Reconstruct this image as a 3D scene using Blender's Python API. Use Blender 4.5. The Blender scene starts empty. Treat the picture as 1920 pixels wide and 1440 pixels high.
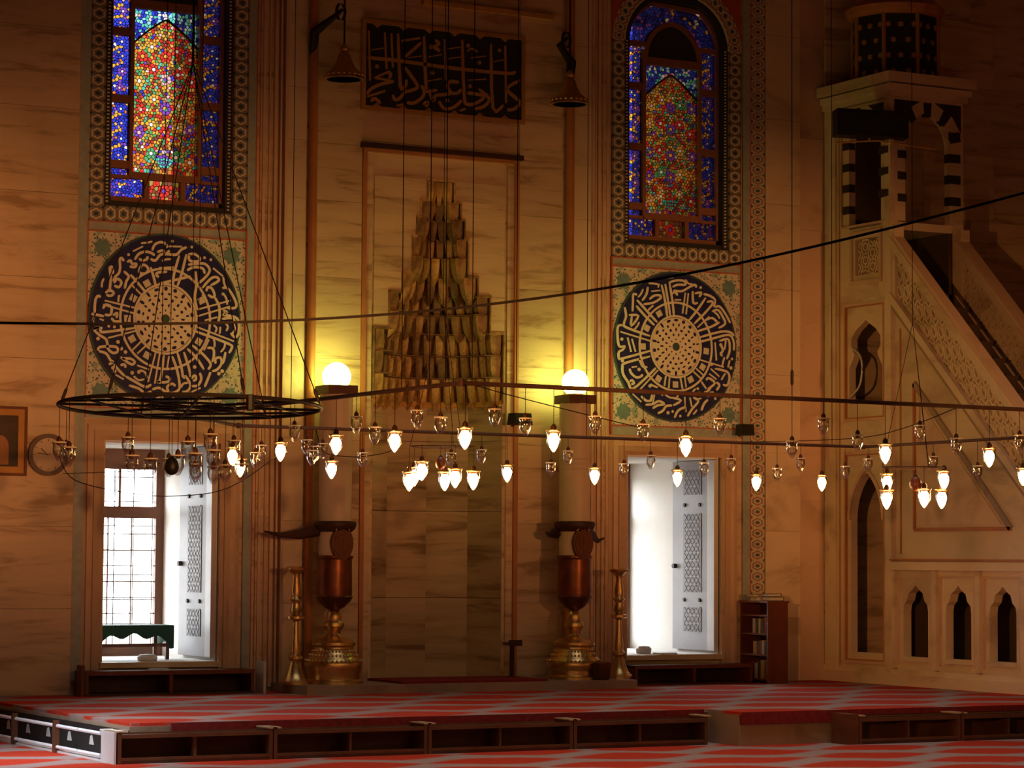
import bpy, bmesh, math, random
import numpy as np
from math import sin, cos, tan, atan, pi, radians, sqrt, hypot
from mathutils import Matrix, Vector
random.seed(7)
S = bpy.context.scene
COL = S.collection

# ------------------------------------------------------------------ camera
# world: qibla wall front face is y = 0, x runs along it to the right, z up, platform floor z = 0
F = 5000.0                      # focal length in pixels of the 1920 px wide frame
PHI = radians(28.8)             # the view runs this far off the wall's normal
PITCH = atan(326 / 5000.0)
ROLL = 0.0065
DIST = 32.26
EYE = 1.54
fw = np.array([sin(PHI) * cos(PITCH), cos(PHI) * cos(PITCH), sin(PITCH)])
r0 = np.array([cos(PHI), -sin(PHI), 0.0])
u0 = np.cross(r0, fw)
rt = r0 * cos(ROLL) + u0 * sin(ROLL)
up = u0 * cos(ROLL) - r0 * sin(ROLL)
CAM = np.array([-DIST * sin(PHI), -DIST * cos(PHI), EYE])
cam = bpy.data.cameras.new('camera')
cam_o = bpy.data.objects.new('camera', cam)
COL.objects.link(cam_o)
cam.sensor_width = 36.0
cam.lens = F / 1920 * 36.0
cam.clip_end = 300
cam_o.matrix_world = Matrix(((rt[0], up[0], -fw[0], CAM[0]), (rt[1], up[1], -fw[1], CAM[1]), (rt[2], up[2], -fw[2], CAM[2]), (0, 0, 0, 1)))
S.camera = cam_o

def ray(px, py): return fw * F + rt * (px - 960) - up * (py - 720)
def onY(px, py, y=0.0):         # a point measured on a plane parallel to the qibla wall
    d = ray(px, py); return CAM + d * ((y - CAM[1]) / d[1])
def onX(px, py, x):             # ... on a plane square to the wall (side of the pulpit)
    d = ray(px, py); return CAM + d * ((x - CAM[0]) / d[0])
def onZ(px, py, z):             # ... on a level plane (floors, lamp rings)
    d = ray(px, py); return CAM + d * ((z - CAM[2]) / d[2])
def onD(px, py, dep): return CAM + ray(px, py) * (dep / F)

# ------------------------------------------------------------------ world, lights, exposure
S.view_settings.view_transform = 'Standard'
S.view_settings.look = 'None'
S.view_settings.gamma = 1.0
S.view_settings.exposure = 0.0
S.view_settings.use_curve_mapping = False
S.render.film_transparent = False
S.cycles.use_denoising = True
S.cycles.max_bounces = 6
S.cycles.diffuse_bounces = 3
S.cycles.transparent_max_bounces = 16
S.cycles.sample_clamp_indirect = 4.0
wd = bpy.data.worlds.new('sky'); S.world = wd
wd.use_nodes = True
bg = wd.node_tree.nodes['Background']
bg.inputs[0].default_value = (0.93, 0.96, 1.0, 1)
bg.inputs[1].default_value = 16.0
TUNG = (1.0, 0.40, 0.115)
def light(kind, name, loc, power, color, **kw):
    l = bpy.data.lights.new(name, kind); o = bpy.data.objects.new(name, l); COL.objects.link(o)
    o.location = loc; l.energy = power; l.color = color
    tgt = kw.pop('target', None)
    for k, v in kw.items(): setattr(l, k, v)
    if tgt is not None:
        o.rotation_euler = (Vector(tgt) - Vector(loc)).to_track_quat('-Z', 'Y').to_euler()
    return o
# added warm spots out of view, aimed at qibla wall and pulpit side
for lx, ly, tx, ty, tz, pw in [(-10.2, -23.5, -8.6, 0, 3.8, 5600), (-6.5, -23.5, -5.6, 0, 3.9, 3800), (-3.0, -23.5, -2.6, 0, 3.8, 2500), (1.5, -23.5, .4, 0, 3.8, 2600), (4.6, -23.5, 3.4, 0, 3.6, 4300), (-14.6, -20.0, 4.9, -2.2, 2.3, 4600)]:
    light('SPOT', 'added_warm_spot', (lx, ly, 2.7), pw, TUNG, target=(tx, ty, tz), spot_size=radians(18), spot_blend=1.0, shadow_soft_size=0.12)
# added fill lights standing in for unseen lamp rings, behind and to the right
for lx, ly, pw in [(-19, -20, 90), (9, -17, 120), (2, -30, 110)]:
    light('POINT', 'hall_fill_glow', (lx, ly, 3.4), pw, (1.0, 0.38, 0.12), shadow_soft_size=0.8)
# daylight falling from the dome windows high above the platform
light('AREA', 'dome_window_daylight', (-3.0, -9.0, 13.6), 135, (1.0, .90, .82), target=(-3.0, -8.0, 0), shape='RECTANGLE', size=12.0, size_y=5.0, spread=radians(62))
# daylight from the side windows of the hall, left of the frame
light('AREA', 'side_window_daylight', (-13.2, -7.2, 7.0), 28, (0.82, 0.9, 1.0), target=(-7.4, -4.5, -0.3), shape='RECTANGLE', size=1.4, size_y=1.4, spread=radians(22))

# ------------------------------------------------------------------ materials
MATS = {}
def newmat(name):
    m = bpy.data.materials.new(name); m.use_nodes = True
    n = m.node_tree.nodes; l = m.node_tree.links
    return m, n, l, n['Principled BSDF']
def plain(name, col, rough=0.6, metal=0.0, noise=0.0, nscale=6.0, spec=0.4, bump=0.0):
    m, n, l, p = newmat(name)
    p.inputs['Roughness'].default_value = rough; p.inputs['Metallic'].default_value = metal
    p.inputs['Specular IOR Level'].default_value = spec
    p.inputs['Base Color'].default_value = (*col, 1)
    if noise > 0 or bump > 0:
        tc = n.new('ShaderNodeTexCoord'); nz = n.new('ShaderNodeTexNoise'); nz.inputs['Scale'].default_value = nscale; nz.inputs['Detail'].default_value = 4
        l.new(tc.outputs['Object'], nz.inputs['Vector'])
        if noise > 0:
            r = n.new('ShaderNodeValToRGB')
            r.color_ramp.elements[0].position = .3; r.color_ramp.elements[1].position = .7
            r.color_ramp.elements[0].color = (*[c * (1 - noise) for c in col], 1); r.color_ramp.elements[1].color = (*[min(1, c * (1 + noise)) for c in col], 1)
            l.new(nz.outputs['Fac'], r.inputs['Fac']); l.new(r.outputs['Color'], p.inputs['Base Color'])
        if bump > 0:
            b = n.new('ShaderNodeBump'); b.inputs['Strength'].default_value = bump; b.inputs['Distance'].default_value = .02
            l.new(nz.outputs['Fac'], b.inputs['Height']); l.new(b.outputs['Normal'], p.inputs['Normal'])
    MATS[name] = m; return m
def marble(name, base, vein, sc=(0.55, 0.55, 3.2), vs=1.0, amount=.6, vary=.10, rough=.42):
    m, n, l, p = newmat(name)
    g = n.new('ShaderNodeNewGeometry'); mp = n.new('ShaderNodeMapping'); mp.inputs['Scale'].default_value = sc
    mp.inputs['Rotation'].default_value = (0.0, 0.06, 0)
    l.new(g.outputs['Position'], mp.inputs['Vector'])
    oi = n.new('ShaderNodeObjectInfo'); ad = n.new('ShaderNodeVectorMath'); ad.operation = 'MULTIPLY_ADD'
    ad.inputs[1].default_value = (0, 0, 0)
    cx = n.new('ShaderNodeCombineXYZ'); mu = n.new('ShaderNodeMath'); mu.operation = 'MULTIPLY'; mu.inputs[1].default_value = 9.0
    l.new(oi.outputs['Random'], mu.inputs[0]); l.new(mu.outputs[0], cx.inputs[0]); l.new(mu.outputs[0], cx.inputs[2])
    va = n.new('ShaderNodeVectorMath'); va.operation = 'ADD'
    l.new(mp.outputs['Vector'], va.inputs[0]); l.new(cx.outputs[0], va.inputs[1])
    a = n.new('ShaderNodeTexNoise'); a.inputs['Scale'].default_value = vs; a.inputs['Detail'].default_value = 7; a.inputs['Roughness'].default_value = .62; a.inputs['Distortion'].default_value = .55
    l.new(va.outputs[0], a.inputs['Vector'])
    r = n.new('ShaderNodeValToRGB'); e = r.color_ramp.elements
    e[0].position = .36; e[0].color = (*vein, 1); e[1].position = .60; e[1].color = (*base, 1)
    x = e.new(.47); x.color = (*[v * (1 - amount) * .5 + b * (1 - (1 - amount) * .5) for v, b in zip(vein, base)], 1)
    l.new(a.outputs['Fac'], r.inputs['Fac'])
    hs = n.new('ShaderNodeHueSaturation')
    mr = n.new('ShaderNodeMapRange'); mr.inputs[3].default_value = 1 - vary; mr.inputs[4].default_value = 1 + vary
    l.new(oi.outputs['Random'], mr.inputs[0]); l.new(mr.outputs[0], hs.inputs['Value'])
    l.new(r.outputs['Color'], hs.inputs['Color']); l.new(hs.outputs['Color'], p.inputs['Base Color'])
    p.inputs['Roughness'].default_value = rough; p.inputs['Specular IOR Level'].default_value = .3
    MATS[name] = m; return m
marble('marble', (.74, .56, .37), (.44, .29, .17), sc=(.75, .75, 5.2), vs=1.15)
marble('marble_pale', (.80, .64, .45), (.58, .43, .29), sc=(.7, .7, 1.6), vary=.05)
marble('marble_rose', (.72, .51, .36), (.55, .37, .25), sc=(.9, .9, 1.4), vary=.06)
marble('marble_casing', (.62, .43, .29), (.46, .30, .20), sc=(1.2, 1.2, 1.2), vary=.04)
marble('marble_niche', (.60, .46, .31), (.26, .17, .10), sc=(.5, .5, 5.0), vs=1.0, amount=.4, vary=.05)
marble('stone', (.36, .26, .18), (.24, .17, .12), sc=(1.5, 1.5, 1.5))
plain('reveal_stone', (.80, .78, .74), .8, noise=.05, nscale=2)
plain('redstone', (.50, .20, .075), .5, noise=.12, nscale=4)
plain('goldpaint', (.60, .31, .07), .45, noise=.15, nscale=9)
plain('muqarnas', (.36, .21, .085), .5, noise=.55, nscale=9)
plain('muqarnas_gilt', (.52, .33, .11), .42, noise=.5, nscale=9)
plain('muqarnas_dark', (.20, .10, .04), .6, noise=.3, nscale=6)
plain('plaster_bar', (.30, .13, .07), .7, noise=.1)
plain('lead', (.05, .03, .022), .6)
plain('black_reveal', (.03, .028, .03), .6)
plain('bead_white', (.75, .68, .55), .5)
plain('tile_grey', (.40, .44, .41), .35, noise=.12, nscale=14)
plain('tile_red', (.52, .11, .045), .4, noise=.1)
plain('tile_cream', (.78, .76, .66), .35, noise=.08, nscale=20)
plain('tile_navy', (.020, .024, .125), .30, noise=.25, nscale=12)
plain('tile_rim', (.05, .10, .10), .35)
plain('tile_teal', (.17, .30, .30), .35, noise=.15, nscale=14)
plain('cream_script', (.86, .81, .68), .40, noise=.05, nscale=25)
plain('gold_script', (.46, .22, .055), .42, noise=.1)
plain('plaque_ground', (.022, .020, .016), .5, noise=.2)
plain('iron', (.030, .022, .018), .55, .5)
plain('rust_iron', (.085, .04, .02), .6, .3, noise=.2)
plain('wire', (.012, .009, .008), .8, .0, spec=.1)
plain('brass', (.72, .50, .21), .33, 1.0, noise=.12, nscale=16, bump=.15)
plain('copper', (.22, .07, .032), .34, .7, noise=.3, nscale=6, bump=.12)
plain('bronze_dark', (.16, .07, .03), .35, .8, noise=.2)
plain('candle_wax', (.74, .57, .38), .45, noise=.06, nscale=3)
plain('wood_dark', (.055, .018, .010), .5, noise=.3, nscale=5)
plain('wood_red', (.15, .036, .014), .45, noise=.25, nscale=5)
plain('wood_brown', (.12, .045, .020), .5, noise=.2, nscale=5)
plain('wood_edge', (.55, .36, .22), .5, noise=.15, nscale=5)
plain('paint_pale', (.62, .58, .56), .45, noise=.05)
plain('rail_white', (.85, .85, .88), .3)
plain('black_box', (.010, .009, .009), .5)
plain('black_in', (.018, .012, .010), .8)
plain('shutter_grey', (.29, .28, .30), .5, noise=.06)
plain('shutter_panel', (.15, .145, .165), .5, noise=.12, nscale=30)
plain('green_cloth', (.012, .060, .035), .8, noise=.15)
plain('white_plastic', (.8, .8, .8), .4)
plain('rug_red', (.24, .012, .010), .95, noise=.2, nscale=20)
plain('fringe_red', (.17, .010, .008), .95, noise=.3, nscale=18)
plain('egg', (.16, .05, .03), .4, noise=.1)
plain('clock_rim', (.16, .10, .09), .35)
plain('clock_face', (.66, .52, .36), .5)
plain('picture_dark', (.045, .022, .014), .4, noise=.4, nscale=5)
plain('picture_arch', (.36, .16, .06), .5, noise=.1)
plain('gilt', (.42, .20, .06), .35, .4, noise=.1)
plain('drum_dark', (.022, .020, .022), .5)
plain('drum_gold', (.48, .25, .06), .45, .3)
plain('stripe_dark', (.040, .028, .022), .6)
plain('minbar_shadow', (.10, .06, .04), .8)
plain('book_a', (.07, .045, .03), .6); plain('book_b', (.38, .22, .05), .6); plain('book_c', (.03, .05, .06), .6); plain('book_d', (.45, .35, .26), .6); plain('book_e', (.18, .04, .03), .6)
plain('ground', (.5, .5, .46), .9, noise=.1, nscale=1)
plain('dark_paint', (.20, .10, .06), .8)
plain('ceiling_paint', (.34, .24, .16), .9)

def emis(name, col, st):
    m, n, l, p = newmat(name)
    p.inputs['Base Color'].default_value = (*col, 1); p.inputs['Emission Color'].default_value = (*col, 1); p.inputs['Emission Strength'].default_value = st
    MATS[name] = m; return m
emis('bulb_lit', (1.0, .54, .19), 75.0)
emis('globe_lit', (.93, 1.0, .20), 22.0)

def glassmat(name, tint, gl=.10):
    m, n, l, p = newmat(name); n.remove(p)
    t = n.new('ShaderNodeBsdfTransparent'); t.inputs[0].default_value = (*tint, 1)
    g = n.new('ShaderNodeBsdfGlossy'); g.inputs['Roughness'].default_value = .12
    mx = n.new('ShaderNodeMixShader'); mx.inputs[0].default_value = gl
    o = n['Material Output']
    l.new(t.outputs[0], mx.inputs[1]); l.new(g.outputs[0], mx.inputs[2]); l.new(mx.outputs[0], o.inputs[0])
    MATS[name] = m; return m
m, n, l, p = newmat('lamp_glass'); n.remove(p)
t = n.new('ShaderNodeBsdfTransparent'); t.inputs[0].default_value = (.985, .98, .97, 1)
g = n.new('ShaderNodeBsdfGlossy'); g.inputs['Roughness'].default_value = .08
lw = n.new('ShaderNodeLayerWeight'); lw.inputs[0].default_value = .45
mx = n.new('ShaderNodeMixShader'); l.new(lw.outputs['Facing'], mx.inputs[0]); l.new(t.outputs[0], mx.inputs[1]); l.new(g.outputs[0], mx.inputs[2])
l.new(mx.outputs[0], n['Material Output'].inputs[0]); MATS['lamp_glass'] = m
GL = {'red': (.62, .035, .025), 'gold': (.72, .36, .05), 'orange': (.66, .17, .03), 'green': (.09, .34, .12), 'teal': (.10, .48, .38), 'blue': (.035, .05, .52),
      'deep': (.02, .025, .28), 'violet': (.20, .06, .40), 'white': (.80, .72, .70), 'pink': (.72, .40, .36), 'aqua': (.26, .60, .66), 'olive': (.36, .26, .05), 'umber': (.20, .06, .03)}
GLK = list(GL)
for k, c in GL.items(): glassmat('glass_' + k, tuple(v * .10 for v in c), .03)

def tilemat(name, ground, ring, dot, style):
    m, n, l, p = newmat(name)
    uv = n.new('ShaderNodeUVMap')
    sp = n.new('ShaderNodeSeparateXYZ'); l.new(uv.outputs[0], sp.inputs[0])
    def math(op, a, b=None):
        q = n.new('ShaderNodeMath'); q.operation = op
        for i, v in enumerate((a, b)):
            if v is None: continue
            if isinstance(v, (int, float)): q.inputs[i].default_value = v
            else: l.new(v, q.inputs[i])
        return q.outputs[0]
    u = math('SUBTRACT', sp.outputs[0], .5); v = math('SUBTRACT', sp.outputs[1], .5)
    r = math('SQRT', math('ADD', math('MULTIPLY', u, u), math('MULTIPLY', v, v)))
    a = math('ARCTAN2', v, u)
    rr = math('ADD', r, math('MULTIPLY', math('COSINE', math('MULTIPLY', a, 6)), .03))
    dotm = math('LESS_THAN', rr, .16)
    rg = math('MULTIPLY', math('GREATER_THAN', rr, .29), math('LESS_THAN', rr, .40))
    # corner quarter motifs
    uc = math('SUBTRACT', .5, math('ABSOLUTE', u)); vc = math('SUBTRACT', .5, math('ABSOLUTE', v))
    rc = math('SQRT', math('ADD', math('MULTIPLY', uc, uc), math('MULTIPLY', vc, vc)))
    cm = math('LESS_THAN', rc, .13)
    def mix(f, c1, c2):
        q = n.new('ShaderNodeMix'); q.data_type = 'RGBA'
        l.new(f, q.inputs['Factor'])
        for s, c in (('A', c1), ('B', c2)):
            i = [x for x in q.inputs if x.name == s and x.type == 'RGBA'][0]
            if isinstance(c, tuple): i.default_value = (*c, 1)
            else: l.new(c, i)
        return [x for x in q.outputs if x.type == 'RGBA'][0]
    c = mix(rg, ground, ring); c = mix(dotm, c, dot); c = mix(cm, c, dot)
    l.new(c, p.inputs['Base Color']); p.inputs['Roughness'].default_value = .35
    MATS[name] = m
tilemat('tile_flower', (.27, .22, .17), (.74, .68, .54), (.05, .07, .11), 0)
tilemat('tile_star', (.66, .58, .45), (.36, .17, .10), (.08, .12, .16), 0)
for nm_ in ('muqarnas', 'muqarnas_gilt'):
    nt = MATS[nm_].node_tree; p = nt.nodes['Principled BSDF']; src_ = p.inputs['Base Color'].links[0].from_socket
    oi = nt.nodes.new('ShaderNodeObjectInfo'); mr = nt.nodes.new('ShaderNodeMapRange'); mr.inputs[3].default_value = .45; mr.inputs[4].default_value = 1.45
    hs = nt.nodes.new('ShaderNodeHueSaturation'); nt.links.new(oi.outputs['Random'], mr.inputs[0]); nt.links.new(mr.outputs[0], hs.inputs['Value'])
    nt.links.new(src_, hs.inputs['Color']); nt.links.new(hs.outputs['Color'], p.inputs['Base Color'])
# small floral tiling of the medallion field
m, n, l, p = newmat('tile_floral')
tc = n.new('ShaderNodeTexCoord'); vo = n.new('ShaderNodeTexVoronoi'); vo.inputs['Scale'].default_value = 27; l.new(tc.outputs['Object'], vo.inputs['Vector'])
r = n.new('ShaderNodeValToRGB'); e = r.color_ramp.elements; e[0].position = .20; e[0].color = (.07, .10, .15, 1); e[1].position = .36; e[1].color = (.72, .70, .60, 1)
x = e.new(.27); x.color = (.22, .32, .30, 1)
nz = n.new('ShaderNodeTexNoise'); nz.inputs['Scale'].default_value = 9; l.new(tc.outputs['Object'], nz.inputs['Vector'])
r2 = n.new('ShaderNodeValToRGB'); r2.color_ramp.elements[0].position = .56; r2.color_ramp.elements[0].color = (1, 1, 1, 1); r2.color_ramp.elements[1].position = .63; r2.color_ramp.elements[1].color = (.50, .72, .74, 1)
mm = n.new('ShaderNodeMix'); mm.data_type = 'RGBA'; mm.blend_type = 'MULTIPLY'; mm.inputs['Factor'].default_value = 1
ins = [i for i in mm.inputs if i.type == 'RGBA']
l.new(vo.outputs['Distance'], r.inputs['Fac']); l.new(nz.outputs['Fac'], r2.inputs['Fac']); l.new(r.outputs['Color'], ins[0]); l.new(r2.outputs['Color'], ins[1])
l.new([o for o in mm.outputs if o.type == 'RGBA'][0], p.inputs['Base Color']); p.inputs['Roughness'].default_value = .35
MATS['tile_floral'] = m
# woven carpet: rows of red lens-shaped lozenges on a grey-mauve ground
m, n, l, p = newmat('carpet')
g = n.new('ShaderNodeNewGeometry'); sp = n.new('ShaderNodeSeparateXYZ'); l.new(g.outputs['Position'], sp.inputs[0])
def M_(op, a, b=None, c=None):
    q = n.new('ShaderNodeMath'); q.operation = op
    for i, v in enumerate((a, b, c)):
        if v is None: continue
        if isinstance(v, (int, float)): q.inputs[i].default_value = v
        else: l.new(v, q.inputs[i])
    return q.outputs[0]
nz0 = n.new('ShaderNodeTexNoise'); nz0.inputs['Scale'].default_value = 1.3; nz0.inputs['Detail'].default_value = 3; l.new(g.outputs['Position'], nz0.inputs['Vector'])
wob = M_('MULTIPLY', M_('SUBTRACT', nz0.outputs['Fac'], .5), .35)
v_ = M_('ADD', M_('DIVIDE', sp.outputs[1], .85), wob); row = M_('FLOOR', v_)
u_ = M_('ADD', M_('DIVIDE', sp.outputs[0], 1.45), M_('MULTIPLY', M_('FLOORED_MODULO', row, 2), .5))
fx = M_('MULTIPLY', M_('ABSOLUTE', M_('SUBTRACT', M_('FRACT', M_('ADD', u_, wob)), .5)), 2)
fy = M_('MULTIPLY', M_('ABSOLUTE', M_('SUBTRACT', M_('FRACT', v_), .5)), 2)
edge = M_('SUBTRACT', M_('SUBTRACT', .98, M_('MULTIPLY', M_('POWER', fx, 1.5), 1.0)), fy)
sm = n.new('ShaderNodeMapRange'); sm.inputs[1].default_value = -.12; sm.inputs[2].default_value = .16; l.new(edge, sm.inputs[0])
mc = n.new('ShaderNodeMix'); mc.data_type = 'RGBA'; l.new(sm.outputs[0], mc.inputs['Factor'])
ci = [i for i in mc.inputs if i.type == 'RGBA']; ci[0].default_value = (.36, .255, .235, 1); ci[1].default_value = (.50, .048, .024, 1)
nz = n.new('ShaderNodeTexNoise'); nz.inputs['Scale'].default_value = 45; l.new(g.outputs['Position'], nz.inputs['Vector'])
mr = n.new('ShaderNodeMapRange'); mr.inputs[3].default_value = .7; mr.inputs[4].default_value = 1.25; l.new(nz.outputs['Fac'], mr.inputs[0])
hs = n.new('ShaderNodeHueSaturation'); l.new([o for o in mc.outputs if o.type == 'RGBA'][0], hs.inputs['Color']); l.new(mr.outputs[0], hs.inputs['Value'])
l.new(hs.outputs['Color'], p.inputs['Base Color']); p.inputs['Roughness'].default_value = 1.0; p.inputs['Specular IOR Level'].default_value = .04
MATS['carpet'] = m

# ------------------------------------------------------------------ mesh helpers
def rootloc(o):
    q = Vector((0, 0, 0))
    while o is not None:
        q = q + o.location; o = o.parent
    return q
class MB:
    def __init__(s): s.v = []; s.f = []; s.mi = []; s.uv = None
    def face(s, pts, mi=0):
        b = len(s.v); s.v += [tuple(p) for p in pts]; s.f.append(list(range(b, b + len(pts)))); s.mi.append(mi)
    def box(s, x0, x1, y0, y1, z0, z1, mi=0):
        b = len(s.v)
        s.v += [(x0, y0, z0), (x1, y0, z0), (x1, y1, z0), (x0, y1, z0), (x0, y0, z1), (x1, y0, z1), (x1, y1, z1), (x0, y1, z1)]
        for q in ((0, 3, 2, 1), (4, 5, 6, 7), (0, 1, 5, 4), (1, 2, 6, 5), (2, 3, 7, 6), (3, 0, 4, 7)):
            s.f.append([b + i for i in q]); s.mi.append(mi)
        return s
    def prism(s, poly, plane, a, b_, mi=0):
        def P(p, q):
            if plane == 'xz': return (p[0], q, p[1])
            if plane == 'yz': return (q, p[0], p[1])
            return (p[0], p[1], q)
        b = len(s.v); k = len(poly)
        s.v += [P(p, a) for p in poly] + [P(p, b_) for p in poly]
        s.f.append(list(range(b, b + k))); s.f.append([b + k + i for i in reversed(range(k))]); s.mi += [mi, mi]
        for i in range(k):
            j = (i + 1) % k
            s.f.append([b + i, b + k + i, b + k + j, b + j]); s.mi.append(mi)
        return s
    def lathe(s, prof, cx=0, cy=0, n=24, mi=0, sx=1, sy=1):
        b = len(s.v); k = len(prof)
        for i in range(n):
            a = 2 * pi * i / n
            for r, z in prof: s.v.append((cx + r * cos(a) * sx, cy + r * sin(a) * sy, z))
        for i in range(n):
            j = (i + 1) % n
            for q in range(k - 1):
                s.f.append([b + i * k + q, b + j * k + q, b + j * k + q + 1, b + i * k + q + 1]); s.mi.append(mi)
        s.f.append([b + i * k for i in reversed(range(n))]); s.mi.append(mi)
        s.f.append([b + i * k + k - 1 for i in range(n)]); s.mi.append(mi)
        return s
    def tube(s, pts, r, n=8, closed=False, mi=0):
        P = [Vector(p) for p in pts]; k = len(P); b = len(s.v)
        rs = r if isinstance(r, (list, tuple)) else [r] * k
        up_ = None
        for i in range(k):
            if closed: d = P[(i + 1) % k] - P[i - 1]
            else: d = P[min(i + 1, k - 1)] - P[max(i - 1, 0)]
            d.normalize()
            if up_ is None: up_ = Vector((0, 0, 1)) if abs(d.z) < .9 else Vector((1, 0, 0))
            e1 = d.cross(up_); e1.normalize(); e2 = e1.cross(d); e2.normalize()
            for j in range(n):
                a = 2 * pi * j / n; q = P[i] + (e1 * cos(a) + e2 * sin(a)) * rs[i]; s.v.append(tuple(q))
        m_ = k if closed else k - 1
        for i in range(m_):
            i2 = (i + 1) % k
            for j in range(n):
                j2 = (j + 1) % n
                s.f.append([b + i * n + j, b + i * n + j2, b + i2 * n + j2, b + i2 * n + j]); s.mi.append(mi)
        if not closed:
            s.f.append([b + j for j in reversed(range(n))]); s.f.append([b + (k - 1) * n + j for j in range(n)]); s.mi += [mi, mi]
        return s
    def stroke(s, pts, w, plane, f0, f1, mi=0, taper=True):
        """raised brush stroke of width w following pts in a plane, from front f0 to back f1"""
        P = [Vector(p) for p in pts]
        if len(P) > 2:
            Q = []
            for i in range(len(P) - 1):
                a = P[max(i - 1, 0)]; b = P[i]; c = P[i + 1]; d = P[min(i + 2, len(P) - 1)]
                for t in (0, .33, .67):
                    Q.append(.5 * ((2 * b) + (c - a) * t + (2 * a - 5 * b + 4 * c - d) * t * t + (3 * b - a - 3 * c + d) * t ** 3))
            Q.append(P[-1]); P = Q
        L = []; R = []; k = len(P)
        for i in range(k):
            d = P[min(i + 1, k - 1)] - P[max(i - 1, 0)]
            if d.length < 1e-9: d = Vector((1, 0))
            d.normalize(); nn = Vector((-d.y, d.x)); ww = w / 2
            if taper and (i == 0 or i == k - 1): ww *= .65
            L.append(P[i] + nn * ww); R.append(P[i] - nn * ww)
        def T(p, q): return (p.x, q, p.y) if plane == 'xz' else (q, p.x, p.y)
        b = len(s.v)
        for i in range(k): s.v += [T(L[i], f0), T(R[i], f0), T(L[i], f1), T(R[i], f1)]
        for i in range(k - 1):
            a = b + 4 * i; c = a + 4
            for q in ((a, a + 1, c + 1, c), (a, c, c + 2, a + 2), (a + 1, a + 3, c + 3, c + 1)): s.f.append(list(q)); s.mi.append(mi)
        s.f.append([b, b + 2, b + 3, b + 1]); e_ = b + 4 * (k - 1); s.f.append([e_, e_ + 1, e_ + 3, e_ + 2]); s.mi += [mi, mi]
        return s
    def disc(s, c, r, plane, f0, f1, n=16, ry=None, mi=0):
        ry = ry or r
        return s.prism([(c[0] + r * cos(2 * pi * i / n), c[1] + ry * sin(2 * pi * i / n)) for i in range(n)], plane, f0, f1, mi)
    def build(s, name, mats, parent=None, smooth=False, fix=True, uvbox=False):
        off = rootloc(parent) if parent is not None else Vector((0, 0, 0))
        me = bpy.data.meshes.new(name)
        me.from_pydata([(x - off.x, y - off.y, z - off.z) for x, y, z in s.v], [], s.f)
        if not isinstance(mats, (list, tuple)): mats = [mats]
        for q in mats: me.materials.append(MATS[q])
        if len(mats) > 1: me.polygons.foreach_set('material_index', s.mi)
        if fix:
            bm = bmesh.new(); bm.from_mesh(me); bmesh.ops.recalc_face_normals(bm, faces=bm.faces); bm.to_mesh(me); bm.free()
        if uvbox:
            lay = me.uv_layers.new(name='UVMap')
            xs = [v.co.x for v in me.vertices]; zs = [v.co.z for v in me.vertices]
            x0, x1, z0, z1 = min(xs), max(xs), min(zs), max(zs)
            for lp in me.loops:
                c = me.vertices[lp.vertex_index].co
                lay.data[lp.index].uv = ((c.x - x0) / (x1 - x0), (c.z - z0) / (z1 - z0))
        if smooth:
            for q in me.polygons: q.use_smooth = True
            try: me.set_sharp_from_angle(angle=radians(35))
            except Exception: pass
        o = bpy.data.objects.new(name, me); COL.objects.link(o)
        if parent is not None: o.parent = parent
        return o
def thing(name, label, cat, loc, group=None):
    o = bpy.data.objects.new(name, None); COL.objects.link(o); o.location = loc; o.empty_display_size = .2
    tag(o, label, cat, group); return o
def tag(o, label=None, cat=None, group=None, kind=None):
    if label: o['label'] = label
    if cat: o['category'] = cat
    if group: o['group'] = group
    if kind: o['kind'] = kind
    return o
def B(name, mat, parent, *boxes, **kw):
    m_ = MB()
    for q in boxes: m_.box(*q)
    return m_.build(name, mat, parent, **kw)
def copy_under(src, parent, loc=None):
    c = src.copy(); COL.objects.link(c); c.parent = parent
    if loc is not None: c.location = loc
    return c
def pointed(xc, hw, z0, rise, n=8):
    """points of a pointed arch from the left spring over the apex to the right spring"""
    R = (hw * hw + rise * rise) / (2 * hw)
    a1 = math.asin(min(1, rise / R)); pts = []
    for i in range(n + 1):
        a = a1 * i / n; pts.append((xc - hw + R - R * cos(a), z0 + R * sin(a)))
    return pts + [(2 * xc - x_, z_) for x_, z_ in reversed(pts[:-1])]
def arch_plate(mb, x0, x1, z0, z1, pts, plane, a, b, mi=0):
    """rectangular plate x0..x1, z0..z1 with an opening: pts goes from the left foot over the top to the right foot"""
    top = max(range(len(pts)), key=lambda i: pts[i][1]); ax = pts[top][0]
    mb.prism([(x0, z0), *([(pts[0][0], z0)] if pts[0][1] > z0 + 1e-6 else []), *pts[:top + 1], (ax, z1), (x0, z1)], plane, a, b, mi)
    mb.prism([(x1, z1), (ax, z1), *pts[top:], *([(pts[-1][0], z0)] if pts[-1][1] > z0 + 1e-6 else []), (x1, z0)], plane, a, b, mi)

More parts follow.
